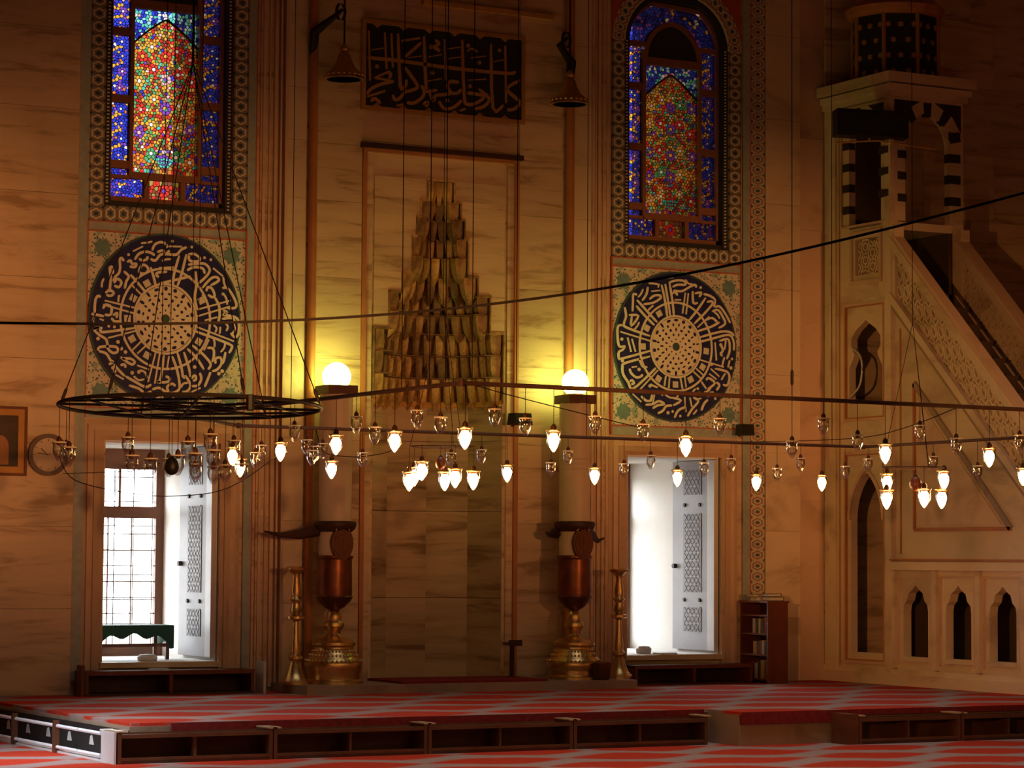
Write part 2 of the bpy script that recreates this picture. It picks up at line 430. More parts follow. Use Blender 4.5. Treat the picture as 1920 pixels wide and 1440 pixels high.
# ================================================================== THE ROOM
XC = -1.0                                   # axis of the mihrab
LB, RB = -4.475, 2.345                      # axes of the two window bays
XL, XR, YB, ZT = -24.0, 18.0, -36.0, 14.0
TH, TU = 1.85, 1.05      # (the pulpit side bay is deeper)                         # wall thickness low and high
FL = -0.34                                  # main floor level
w = MB()
def wallbox(x0, x1, z0, z1, th=TH): w.box(x0, x1, 0, th, z0, z1)
wallbox(XL, LB - .775, FL - .3, ZT)
for c in (LB, RB):
    wallbox(c - .775, c + .775, FL - .3, .34)
    wallbox(c - .775, c - .70, .34, 2.82); wallbox(c + .70, c + .775, .34, 2.82)
    wallbox(c - .775, c + .775, 2.82, 5.46)
    wallbox(c - .775, c + .775, 8.75, ZT)
wallbox(LB + .775, XC - .87, FL - .3, ZT); wallbox(XC + .87, RB - .775, FL - .3, ZT)
wallbox(XC - .87, XC + .87, FL - .3, .05); wallbox(XC - .87, XC + .87, 6.05, ZT); w.box(XC - .87, XC + .87, 1.2, TH, .05, 6.05)
wallbox(RB + .775, XR, FL - .3, ZT)
for za, zb in ((-.3, .34), (2.82, 5.46), (8.75, 9.6)): w.box(RB - 1.2, RB + 1.2, TH, 2.35, za, zb)
for s_ in (-1, 1):
    w.box(*sorted((RB + s_ * .745, RB + s_ * 1.2)), TH, 2.35, .34, 2.82); w.box(*sorted((RB + s_ * .775, RB + s_ * 1.2)), TH, 2.35, 5.46, 8.75)
qibla = tag(w.build('wall_qibla', 'marble'), 'long streaked marble wall holding the mihrab niche and the windows', 'wall', kind='structure')
for nm, bx, lb in (('wall_left', (XL - .3, XL, YB, 0, FL - .3, ZT), 'plain side wall of the hall, left of the picture'), ('wall_right', (XR, XR + .3, YB, 0, FL - .3, ZT), 'plain side wall of the hall, right of the picture'),
               ('wall_back', (XL, XR, YB - .3, YB, FL - .3, ZT), 'plain wall behind the photographer')):
    tag(B(nm, 'dark_paint', None, bx), lb, 'wall', kind='structure')
tag(B('ceiling', 'ceiling_paint', None, (XL - .3, XR + .3, YB - .3, TH, ZT, ZT + .3)), 'high dim ceiling of the hall above the frame', 'ceiling', kind='structure')
tag(B('floor', 'carpet', None, (XL, XR, YB, 0, FL - .3, FL)), 'lower hall floor with red and grey carpet in front', 'floor', kind='structure')
tag(B('ground', 'ground', None, (-60, 60, TH, 60, -1.2, -1.0)), 'pale ground outside the windows', 'ground', kind='structure')

# raised platform before the wall
PE, PER, PXL = -5.02, -5.62, -6.74
pm = MB()
pm.prism([(PXL, 0), (PXL, PE), (-.45, PE), (-.45, PER), (3.2, PER), (3.2, -9.0), (XR, -9.0), (XR, 0)], 'xy', FL, -.03)
plat = tag(pm.build('floor_platform', 'stone'), 'stone body of the raised platform at the foot of the marble wall', 'platform', kind='structure')
cm = MB()
cm.prism([(PXL + .02, -.01), (PXL + .02, PE + .02), (-.45, PE - .03), (-.45, PER - .04), (3.2, PER - .04), (3.2, -9.0), (XR - .05, -9.0), (XR - .05, -.01)], 'xy', -.03, 0)
tag(cm.build('platform_carpet', 'carpet'), 'red and grey patterned carpet covering the raised platform', 'carpet')
# dark red carpet edge hanging over the platform front
fr = MB(); fr.box(PXL + .4, -.5, PE - .035, PE - .005, -.085, -.002); 
tag(fr.build('carpet_edge', 'fringe_red'), 'dark red carpet edge folded over the platform above the long row of shelves', 'carpet edge')
fr = MB(); fr.box(-.44, 1.02, PER - .045, PER - .005, -.125, -.002); fr.box(1.02, 3.2, PER - .045, PER - .005, -.06, -.002)
tag(fr.build('carpet_edge', 'fringe_red'), 'dark red carpet edge folded over the bare stone riser at right', 'carpet edge')

# marble slabs facing the wall (each its own piece, joints open)
def slabs(x0, x1, zs, cols, mat, y=-.02, jog=0.0):
    for r_, (za, zb) in enumerate(zip(zs[:-1], zs[1:])):
        xs = [x0 + (x1 - x0) * i / cols for i in range(cols + 1)]
        if cols > 1 and r_ % 2:
            for i in range(1, cols): xs[i] += jog
        for a, b in zip(xs[:-1], xs[1:]):
            yy = y - random.uniform(0, .006)
            B('marble_slab', mat, qibla, (a + .002, b - .002, yy, -.0005, za + .002, zb - .002))
slabs(-8.6, -5.56, [0, .95, 1.85, 2.75, 3.7, 4.6, 5.55, 6.5, 7.4, 8.3], 2, 'marble', y=-.05, jog=.35)
slabs(3.68, 4.22, [0, .8, 1.9, 2.9, 3.9, 5.0, 6.1, 7.2, 8.3, 9.2], 1, 'marble_pale', y=-.03)
slabs(4.22, 4.60, [0, 1.1, 2.3, 3.4, 4.6, 5.8, 7.0, 8.2, 9.3], 1, 'marble_rose', y=-.012)
slabs(4.62, 8.2, [5.2, 6.1, 7.0, 7.9, 8.8, 9.7], 3, 'marble', y=-.02, jog=.4)

# ================================================================== WINDOW BAYS
def inpoly(pt, poly):
    x_, y_ = pt; c = False
    for i in range(len(poly)):
        x1, y1 = poly[i]; x2, y2 = poly[i - 1]
        if (y1 > y_) != (y2 > y_) and x_ < (x2 - x1) * (y_ - y1) / (y2 - y1) + x1: c = not c
    return c
def clip(poly, nx, ny, d):
    out = []
    for i in range(len(poly)):
        a = poly[i - 1]; b = poly[i]
        da = a[0] * nx + a[1] * ny - d; db = b[0] * nx + b[1] * ny - d
        if (da <= 0) != (db <= 0):
            t_ = da / (da - db); out.append((a[0] + (b[0] - a[0]) * t_, a[1] + (b[1] - a[1]) * t_))
        if db <= 0: out.append(b)
    return out
def mosaic(mb, poly, seeds, cols, y, lead=.0046):
    """leaded glass: every seed grows one cell of coloured glass, ringed by lead; convex panel outline"""
    A = np.array(seeds)
    for i, sd in enumerate(seeds):
        d2 = ((A - A[i]) ** 2).sum(1); order = np.argsort(d2)[1:15]
        cell = list(poly)
        for j in order:
            nx, ny = A[j] - A[i]; L = hypot(nx, ny)
            if L < 1e-6: continue
            nx /= L; ny /= L
            mx_, my_ = (A[i] + A[j]) / 2
            cell = clip(cell, nx, ny, nx * mx_ + ny * my_)
            if len(cell) < 3: break
        if len(cell) < 3: continue
        c = (sum(q[0] for q in cell) / len(cell), sum(q[1] for q in cell) / len(cell))
        inner = []
        for q in cell:
            d = hypot(q[0] - c[0], q[1] - c[1]); k = max(.3, 1 - lead / max(d, 1e-6)); inner.append((c[0] + (q[0] - c[0]) * k, c[1] + (q[1] - c[1]) * k))
        mb.face([(q[0], y, q[1]) for q in inner], cols[i])
        for a in range(len(cell)):
            b = (a + 1) % len(cell)
            mb.face([(cell[a][0], y - .004, cell[a][1]), (cell[b][0], y - .004, cell[b][1]), (inner[b][0], y, inner[b][1]), (inner[a][0], y, inner[a][1])], len(GLK))
GM = ['glass_' + k for k in GLK] + ['lead']
gi = {k: i for i, k in enumerate(GLK)}
def pick(rng, tab):
    t_ = rng.random() * sum(v for _, v in tab); 
    for k, v in tab:
        t_ -= v
        if t_ <= 0: return gi[k]
    return gi[tab[-1][0]]
def flower(seeds, cols, c, r, mid, pet, n_, rng):
    seeds.append(c); cols.append(gi[mid])
    a0 = rng.random() * 6
    for i in range(n_):
        a = a0 + 2 * pi * i / n_; seeds.append((c[0] + r * cos(a), c[1] + r * sin(a))); cols.append(gi[pet])
def fill(seeds, cols, box, step, tab, rng, ok):
    x0, x1, z0, z1 = box; fixed = list(seeds)
    nx = int((x1 - x0) / step) + 1; nz_ = int((z1 - z0) / (step * .9)) + 1
    for j in range(nz_):
        for i in range(nx):
            p_ = (x0 + (i + (.5 if j % 2 else 0)) * step + rng.uniform(-.3, .3) * step, z0 + j * step * .9 + rng.uniform(-.3, .3) * step)
            if not ok(p_): continue
            if any(abs(q[0] - p_[0]) + abs(q[1] - p_[1]) < step * .85 for q in fixed): continue
            seeds.append(p_); cols.append(pick(rng, tab))
def stained(win, c, seed):
    rng = random.Random(seed); y = .14
    # middle panel: flowering tree growing out of a vase below a pointed arch
    x0, x1, z0, z1 = c - .395, c + .395, 5.88, 7.76
    seeds = []; cols = []
    apex = 7.66
    archz = lambda x_: apex - .30 * (abs(x_ - c) / .395) ** 1.25
    for zz in (6.02, 6.34, 6.62, 6.95, 7.22):
        flower(seeds, cols, (c, zz + .02), .052, rng.choice(['gold', 'violet']), rng.choice(['red', 'pink', 'violet']), 7, rng)
        for sx in (-1, 1):
            flower(seeds, cols, (c + sx * rng.uniform(.13, .17), zz + rng.uniform(.06, .13)), .046, 'white', rng.choice(['red', 'gold', 'green']), 6, rng)
            flower(seeds, cols, (c + sx * rng.uniform(.28, .33), zz + rng.uniform(-.02, .08)), .048, rng.choice(['pink', 'white', 'gold']), rng.choice(['red', 'orange', 'violet', 'gold']), 6, rng)
            seeds.append((c + sx * .21, zz + .02)); cols.append(gi['green'])
    # vase
    for i in range(-3, 4):
        for j in range(3):
            if abs(i) <= 3 - j * .9 + .2: seeds.append((c + i * .034, 6.03 - .0 - (0) - j * .038 + .02 - .0)); cols.append(gi['teal'])
    kk = [(s_, k_) for s_, k_ in zip(seeds, cols) if x0 < s_[0] < x1 and z0 < s_[1] < z1 and (s_[1] < archz(s_[0]))]
    seeds = [a for a, _ in kk]; cols = [b for _, b in kk]
    inside = [('red', 2.8), ('gold', 2.6), ('orange', 1.5), ('green', 1.9), ('olive', 2.6), ('umber', 2.4), ('pink', .35), ('violet', .5), ('teal', .5), ('white', .12), ('blue', .3)]
    fill(seeds, cols, (x0, x1, z0, 7.68), .037, inside, rng, lambda p_: z0 + .01 < p_[1] < archz(p_[0]) and x0 < p_[0] < x1)
    out_ = [('blue', 3), ('aqua', 1.6), ('teal', 1.6), ('white', .9), ('deep', 1.4), ('pink', .3)]
    fill(seeds, cols, (x0, x1, 7.0, z1), .040, out_, rng, lambda p_: archz(p_[0]) < p_[1] < z1 and x0 < p_[0] < x1)
    mb = MB(); mosaic(mb, [(x0 - .01, z0 - .01), (x1 + .01, z0 - .01), (x1 + .01, z1 + .01), (x0 - .01, z1 + .01)], seeds, cols, y)
    tag(mb.build('middle_glass', GM, win, fix=False), 'flowering tree of coloured glass above a teal vase', kind='stuff')
    # raised arch line over the tree
    mb = MB(); mb.stroke([(x_, archz(x_)) for x_ in np.linspace(x0, x1, 13)], .020, 'xz', y - .018, y + .01, taper=False)
    mb.build('arch_line', 'lead', win)
    # side panels: blue ground with white flowers and gold leaves
    side = [('blue', 5), ('deep', 3), ('violet', 1.6), ('gold', 1.0), ('white', .2), ('orange', .7)]
    def sidepanel(xa, xb, za, zb):
        sd = []; cl = []; xm_ = (xa + xb) / 2; h = zb - za
        if h > .4:
            for t_, dx, kd in ((.12, .0, 'p'), (.26, -.03, 'g'), (.40, .03, 'w'), (.52, -.02, 'g'), (.66, .03, 'p'), (.78, -.03, 'g'), (.90, .02, 'w')):
                q = (xm_ + dx, za + h * t_)
                if kd == 'g':
                    for k_ in range(3): sd.append((q[0] - .05 + .045 * k_, q[1] - .02 + .02 * k_)); cl.append(gi['gold'])
                else: flower(sd, cl, q, .034, 'white' if kd == 'w' else 'pink', 'blue' if rng.random() < .6 else 'violet', 6, rng)
        kk = [(a, b) for a, b in zip(sd, cl) if xa < a[0] < xb and za < a[1] < zb]; sd = [a for a, _ in kk]; cl = [b for _, b in kk]
        fill(sd, cl, (xa, xb, za, zb), .034, side, rng, lambda p_: xa < p_[0] < xb and za < p_[1] < zb)
        m2 = MB(); mosaic(m2, [(xa - .012, za - .012), (xb + .012, za - .012), (xb + .012, zb + .012), (xa - .012, zb + .012)], sd, cl, y)
        tag(m2.build('side_glass', GM, win, fix=False), None, kind='stuff')
    cuts = [(5.98, 6.66), (6.75, 7.43), (7.52, 8.0)]
    for za, zb in cuts:
        for xa, xb in ((c - .665, c - .44), (c + .44, c + .665)): sidepanel(xa, xb, za, zb)
    for xa, xb in ((c - .665, c - .25), (c + .25, c + .665)): sidepanel(xa, xb, 5.58, 5.81)
    for xa, xb in ((c - .665, c - .44), (c + .44, c + .665)): sidepanel(xa, xb, 5.82, 5.93)
    # bottom rosette panel
    sd = []; cl = []; flower(sd, cl, (c, 5.69), .05, 'violet', 'red', 8, rng)
    fill(sd, cl, (c - .2, c + .2, 5.6, 5.80), .045, [('umber', 4), ('olive', 2), ('red', 1)], rng, lambda p_: True)
    m2 = MB(); mosaic(m2, [(c - .20, 5.57), (c + .20, 5.57), (c + .20, 5.82), (c - .20, 5.82)], sd, cl, y); tag(m2.build('rosette_glass', GM, win, fix=False), None, kind='stuff')
    # glass of the arch head (border) and the dark lunette
    sd = []; cl = []
    fill(sd, cl, (c - .66, c + .66, 8.0, 8.62), .05, [('deep', 5), ('blue', 2.5), ('violet', 1.5), ('gold', .5), ('white', .25)], rng, lambda p_: True)
    head = pointed(c, .655, 8.02, .50, 8)
    m2 = MB(); mosaic(m2, head, sd, cl, y); tag(m2.build('head_glass', GM, win, fix=False), None, kind='stuff')
    m2 = MB(); m2.prism(pointed(c, .37, 7.86, .42, 8), 'xz', y - .03, y + .02); m2.build('lunette', 'black_reveal', win)
    # plaster bars
    m2 = MB()
    for xx in (c - .44 + .0225, c + .44 - .0225): m2.box(xx - .0225, xx + .0225, y - .052, y + .031, 5.83, 7.95)
    for za in (5.80, 7.76): m2.box(c - .417, c + .417, y - .048, y + .029, za, za + .08 if za < 6 else za + .1)
    for zc in (5.955, 6.705, 7.475):
        for s_ in (-1, 1): m2.box(c + s_ * .665 - (.225 if s_ > 0 else 0), c + s_ * .665 + (.225 if s_ < 0 else 0), y - .045, y + .03, zc - .045, zc + .045)
    for s_ in (-1, 1): m2.box(*sorted((c + s_ * .37, c + s_ * .67)), y - .043, y + .028, 7.985, 8.05)
    for s_ in (-1, 1): m2.box(*sorted((c + s_ * .425, c + s_ * .67)), y - .042, y + .028, 5.795, 5.835)
    for s_ in (-1, 1): m2.box(c + s_ * .22 - .03, c + s_ * .22 + .03, y - .045, y + .03, 5.58, 5.82)
    m2.stroke(pointed(c, .40, 7.86, .45, 6), .06, 'xz', y - .05, y + .03, taper=False)
    for s_ in (-1, 1): m2.box(c + s_ * .68 - .025, c + s_ * .68 + .025, y - .05, y + .03, 5.52, 8.02)
    m2.box(c - .70, c + .70, y - .05, y + .03, 5.50, 5.585)
    m2.stroke(pointed(c, .675, 8.02, .52, 8), .05, 'xz', y - .05, y + .03, taper=False)
    m2.build('plaster_bars', 'plaster_bar', win)
    # blocking plate between the arch head and the square hole behind it
    m2 = MB(); arch_plate(m2, c - .775, c + .775, 5.46, 8.78, [(c - .68, 5.50), *pointed(c, .68, 8.02, .54, 8), (c + .68, 5.50)], 'xz', y, y + .04)
    m2.box(c - .68, c + .68, y, y + .04, 5.46, 5.5)
    m2.build('backing_frame', 'black_reveal', win)
    # black beaded frame around the opening
    m2 = MB(); arch_plate(m2, c - .775, c + .775, 5.46, 8.78, [(c - .695, 5.525), *pointed(c, .695, 8.02, .56, 8), (c + .695, 5.525)], 'xz', .0, .10)
    m2.box(c - .695, c + .695, .02, .10, 5.46, 5.525)
    m2.build('black_frame', 'black_reveal', win)
    m2 = MB()
    for s_ in (-1, 1):
        for k_ in range(62):
            zz = 5.50 + k_ * .041
            m2.box(c + s_ * .735 - .014, c + s_ * .735 + .014, -.006, .004, zz, zz + .017)
    tag(m2.build('bead_row', 'bead_white', win), None, kind='stuff')

def tile_proto(wd_, ht, mat):
    return MB().box(-wd_ / 2, wd_ / 2, -.03, .0, -ht / 2, ht / 2)
def tile_run(parent, x0, x1, z0, z1, size, mat, vertical=True):
    n_ = max(1, round(((z1 - z0) if vertical else (x1 - x0)) / size))
    st = ((z1 - z0) if vertical else (x1 - x0)) / n_
    wd_, ht = ((x1 - x0), st) if vertical else (st, (z1 - z0))
    src = None; pl = rootloc(parent)
    for i in range(n_):
        cx_, cz_ = ((x0 + x1) / 2, z0 + st * (i + .5)) if vertical else (x0 + st * (i + .5), (z0 + z1) / 2)
        loc = Vector((cx_, 0, cz_)) - pl
        if src is None:
            src = MB().box(-wd_ / 2 + .002, wd_ / 2 - .002, -.03, -.001, -ht / 2 + .002, ht / 2 - .002).build('tile', mat, None, uvbox=True)
            src.parent = parent; src.location = loc
        else: copy_under(src, parent, loc)

def bay(c, side, num):
    # stained-glass window
    win = bpy.data.objects.new('window_%d' % num, None); COL.objects.link(win); win.location = (c, 0, 5.46)
    tag(win, 'bright blue bordered stained glass window above the medallion at left' if side < 0 else 'darker pointed stained glass window above the medallion beside the pulpit', 'window', kind='structure')
    stained(win, c, 11 if side < 0 else 23)
    # tile border around it
    pan = thing('tile_surround', 'patterned tile border around the brighter stained glass window at left' if side < 0 else 'patterned tile border and tall strip beside the darker stained glass window', 'tile border', (c, 0, 3.1), 'tile borders of the window bays')
    bw = .185
    tile_run(pan, c - .775 - bw, c - .775, 5.28, 8.0, .15, 'tile_flower')
    tile_run(pan, c + .775, c + .775 + bw, 5.28, 8.0, .15, 'tile_flower')
    tile_run(pan, c - .775, c + .775, 5.28, 5.46, .155, 'tile_flower', vertical=False)
    # tiles following the pointed head, then the spandrels
    outer = pointed(c, .96, 8.0, .86, 10); inner = pointed(c, .775, 8.0, .66, 10)
    for i in range(len(outer) - 1):
        mb = MB(); mb.prism([inner[i], inner[i + 1], outer[i + 1], outer[i]], 'xz', -.03, .0)
        mb.build('arch_tile', 'tile_star', pan, uvbox=True)
    mb = MB(); arch_plate(mb, c - .96, c + .96, 8.0, 9.4, outer, 'xz', -.022, .0); mb.build('spandrel', 'tile_red', pan)
    # grey strips with red fillets
    mb = MB()
    if side < 0: xs = ((c - 1.08, c - .96), (c + .96, c + 1.06))
    else: xs = ((c + .99, c + 1.10),)
    for xa, xb in xs: mb.box(xa, xb, -.034, 0, .15 if side < 0 else .2, 9.2)
    mb.box(c - .955, c + .955, -.026, 0, 5.175, 5.275); mb.box(c - .955, c + .955, -.026, 0, 3.07, 3.19)
    mb.build('grey_strip', 'tile_grey', pan)
    mb = MB()
    for za in (5.16, 5.268, 3.18): mb.box(c - .955, c + .955, -.036, 0, za, za + .014)
    for xa in (c - .967, c + .95): mb.box(xa, xa + .016, -.037, 0, 3.07, 5.28)
    if side < 0:
        for xa in (c - 1.09, c + 1.058): mb.box(xa, xa + .012, -.037, 0, .15, 9.2)
    else: mb.box(c + 1.098, c + 1.11, -.037, 0, .2, 9.2)
    mb.build('red_fillet', 'tile_red', pan)
    if side > 0: tile_run(pan, c + 1.11, c + 1.32, .98, 9.2, .137, 'tile_star')
    # floral field with corner rosettes
    fld = thing('floral_panel', 'square floral tile panel behind the left script medallion' if side < 0 else 'square floral tile panel behind the right script medallion', 'tile panel', (c, 0, 3.2), 'floral tile panels')
    n_ = 6; st = 1.9 / n_; sz = (5.16 - 3.194) / n_
    for i in range(n_):
        for j in range(n_):
            B('tile', 'tile_floral', fld, (c - .95 + i * st + .0015, c - .95 + (i + 1) * st - .0015, -.018, .001, 3.194 + j * sz + .0015, 3.194 + (j + 1) * sz - .0015))
    for sx in (-1, 1):
        for dz in (3.36, 4.98):
            mb = MB(); mb.prism([(c + sx * .78 + (.115 if i % 2 else .085) * cos(2 * pi * i / 16), dz + (.115 if i % 2 else .085) * sin(2 * pi * i / 16)) for i in range(16)], 'xz', -.024, -.01)
            mb.build('corner_rosette', 'tile_teal', fld)
bay(LB, -1, 1)
bay(RB, 1, 2)

# ---- calligraphy medallions (strokes measured on the wall)
def zpt(z, ox, oy, sc): p_ = onY(ox + z[0] / sc, oy + z[1] / sc, -.05); return (p_[0], p_[2])
ML1 = [[(115,960),(110,880),(120,780),(150,735),(185,750)],[(230,790),(640,890)],[(210,840),(640,960)],[(285,690),(300,560),(300,480),(290,400),(320,390),(330,470)],[(330,560),(360,500),(400,460),(415,390),(410,300),(435,280),(460,320)],
[(340,580),(380,530),(430,570),(400,630),(345,610)],[(240,700),(290,665),(340,700),(300,735),(250,720)],[(460,440),(520,500),(490,560),(470,650)],[(500,330),(540,310),(560,350),(610,350),(590,390),(530,380)],[(640,420),(690,360),(750,400),(730,460),(660,465),(640,420)],
[(590,300),(640,230),(720,205),(790,220),(830,250)],[(640,290),(690,310),(740,290),(740,260)],[(800,190),(830,120),(900,90),(960,110),(980,160)],[(780,290),(840,310),(900,240),(1000,235),(1090,240),(1150,180),(1215,150)],[(860,210),(930,190),(960,230),(1010,190)],[(1000,140),(1160,145)],
[(1125,250),(1060,480),(1050,620)],[(1210,235),(1150,480),(1100,620)],[(780,390),(820,520),(845,640)],[(880,400),(1060,390)],[(880,510),(850,480),(870,455),(980,445)],[(880,590),(1050,550),(1260,500)],[(1230,240),(1300,230),(1370,280),(1350,320),(1250,310),(1240,240)],
[(1230,360),(1330,350),(1430,350),(1490,420),(1450,500),(1350,590)],[(1220,430),(1270,400),(1340,390),(1410,410),(1430,470)],[(1320,440),(1330,600),(1310,760),(1340,900)],[(1400,640),(1500,530),(1570,510),(1600,550),(1500,610)],[(1450,680),(1470,630),(1520,650),(1550,730),(1520,750),(1470,720)],
[(1400,720),(1450,800)],[(1550,750),(1600,850),(1610,960),(1590,1060)],[(1640,640),(1700,640),(1760,720),(1810,830),(1790,880),(1700,880)],[(1340,900),(1740,790)],[(1340,980),(1740,860)],[(1650,910),(1700,930),(1650,960),(1760,980),(1820,1010),(1840,1080),(1830,1200),(1790,1230),(1740,1180)],[(1640,1010),(1760,1000),(1790,1050)],
[(690,740),(560,610)],[(720,690),(620,570),(540,480)],[(90,1130),(180,1110),(100,1130),(160,1200),(240,1250),(260,1300),(270,1370),(330,1420),(390,1400),(370,1350),(290,1340),(170,1350),(150,1390)],[(590,1120),(220,1170),(180,1140),(200,1110)],[(270,1240),(620,1150)],
[(1340,1110),(1780,1280)],[(1290,1150),(1720,1310),(1750,1370),(1720,1420)],[(70,950),(130,960),(220,980)],[(170,1010),(220,1030)],[(310,1000),(350,1040),(430,1040)],[(210,890),(240,840),(310,870),(300,960),(230,960)],[(330,970),(380,940),(370,1000)],[(1430,1030),(1580,990)],[(570,200),(690,140)],[(1530,400),(1650,500)]]
ML2 = [[(160,630),(250,660),(300,740),(330,760),(280,790)],[(420,700),(500,760),(560,790),(590,760),(540,720),(440,720)],[(560,620),(680,500)],[(620,660),(730,560)],[(340,790),(400,860),(470,930)],[(420,800),(470,790),(480,830)],[(480,930),(600,1000),(720,1060),(790,1030)],[(520,1040),(640,1080),(720,1140),(790,1110)],
[(840,650),(750,1000)],[(890,660),(830,1020)],[(940,680),(900,960),(860,1000),(980,1000),(1010,960),(960,930)],[(1000,690),(980,830)],[(1040,690),(1100,860),(1130,1060),(1080,1120),(1010,1130),(980,1060),(1040,1020),(1080,1050)],[(1100,640),(1150,820),(1170,950)],[(1180,640),(1240,830),(1260,940)],
[(800,1090),(880,1070),(950,1110),(1010,1140)],[(1160,1120),(1220,1110),(1260,1040),(1200,930),(1180,960)],[(1220,600),(1330,710),(1420,850)],[(1280,560),(1400,660),(1500,780),(1470,850)],[(1270,960),(1310,920),(1330,960),(1290,990)],[(1280,1050),(1350,1040),(1390,960),(1370,890)],[(1430,1060),(1470,960),(1500,880)],
[(1460,590),(1530,600),(1540,680),(1520,760)],[(1560,780),(1560,720),(1620,710),(1630,780),(1580,850),(1520,870)],[(1230,1140),(1380,1070)],[(1480,490),(1420,620)],[(620,800),(760,850)],[(1680,640),(1660,740),(1640,780)],[(360,910),(460,970)]]
ML2d = [(330,830),(350,870),(560,890),(640,880),(1310,820),(1640,870),(1600,900),(430,600),(480,640),(150,480),(390,520)]
MR1 = [[(230,560),(250,680),(220,780),(250,840),(580,960)],[(170,900),(590,1030)],[(190,810),(140,820),(130,900),(140,1050),(170,1110),(230,1100),(200,1150),(150,1180),(150,1260),(200,1270),(600,1160)],[(270,980),(320,1180)],[(330,1000),(380,1180)],[(430,1270),(480,1380),(540,1390)],
[(340,620),(345,470),(350,380),(400,390)],[(290,670),(420,680),(320,820),(330,680)],[(400,460),(560,640),(680,770)],[(390,540),(520,690),(640,810)],[(470,470),(530,380),(550,280)],[(490,520),(620,500),(720,440),(720,400),(640,400),(570,450)],[(600,340),(720,330)],[(690,290),(710,240)],
[(740,250),(790,480),(820,690)],[(790,240),(830,480),(860,680)],[(850,230),(890,480),(910,680)],[(840,220),(950,190),(1050,200),(1070,250),(960,250),(890,280)],[(900,330),(1020,340),(1110,290),(1200,250),(1220,290)],[(890,370),(930,350),(960,400)],[(920,460),(1010,460)],
[(1070,360),(1030,650)],[(1110,370),(1080,660)],[(1170,340),(1180,500),(1240,500)],[(1200,370),(1290,360),(1260,420)],[(1120,740),(1220,620),(1350,430)],[(1190,790),(1330,650),(1440,520),(1430,480),(1370,490)],[(1240,840),(1400,690)],[(1320,380),(1400,400),(1480,460),(1460,560)],
[(1480,560),(1540,550),(1620,650),(1690,780)],[(1440,620),(1520,600),(1590,700),(1620,790),(1530,850)],[(1350,740),(1440,710),(1510,780),(1440,820)],[(1220,900),(1430,830),(1540,770)],[(1260,980),(1560,900),(1690,910),(1740,960)],[(1200,1060),(1430,1000),(1620,950),(1700,960),(1740,1050),(1740,1160)],
[(1540,1030),(1650,1000),(1680,1060),(1680,1180),(1640,1280)],[(1480,1050),(1500,1300)],[(1560,1080),(1590,1160),(1560,1200),(1580,1240)],[(1270,1290),(1600,1390)],[(680,170),(900,150)]]
MR2 = [[(580,430),(240,520),(200,580),(210,680),(280,790),(340,880),(560,690),(660,590)],[(300,600),(320,660),(390,720),(450,710),(480,680)],[(330,580),(400,570)],[(300,780),(330,760),(360,800),(320,820)],[(440,890),(690,620)],[(800,700),(780,840)],[(850,720),(840,870)],[(1000,720),(1030,880)],[(1060,710),(1080,860)],
[(1180,640),(1290,740)],[(1220,600),(1330,700)],[(520,1100),(620,1090),(700,1050),(780,1090),(680,1110),(620,1150)],[(640,960),(620,1080)],[(460,980),(520,1040),(590,1040),(610,960)],[(690,1220),(760,1180),(800,1120),(880,1110)],[(880,1000),(1010,1040),(900,1110)],[(920,1280),(970,1180),(1070,1130)],[(1060,990),(1080,1200)],
[(1100,1260),(1160,1160),(1250,1050),(1180,1000)],[(1210,1030),(1290,1010)],[(1130,1000),(1160,1130)],[(1290,1180),(1330,1080),(1380,1030)],[(1380,880),(1480,800),(1390,730),(1360,760)],[(1420,600),(1540,710)],[(1400,670),(1500,750)],[(1480,600),(1640,640),(1680,720),(1650,830),(1590,820)],[(1500,900),(1540,830),(1500,790)],[(1320,940),(1390,900),(1420,850)],[(1290,780),(1360,880)],[(340,950),(460,1060)]]
MR2d = [(190,190),(430,610),(580,840),(830,1210),(1430,540),(1700,590),(200,490),(1560,270)]
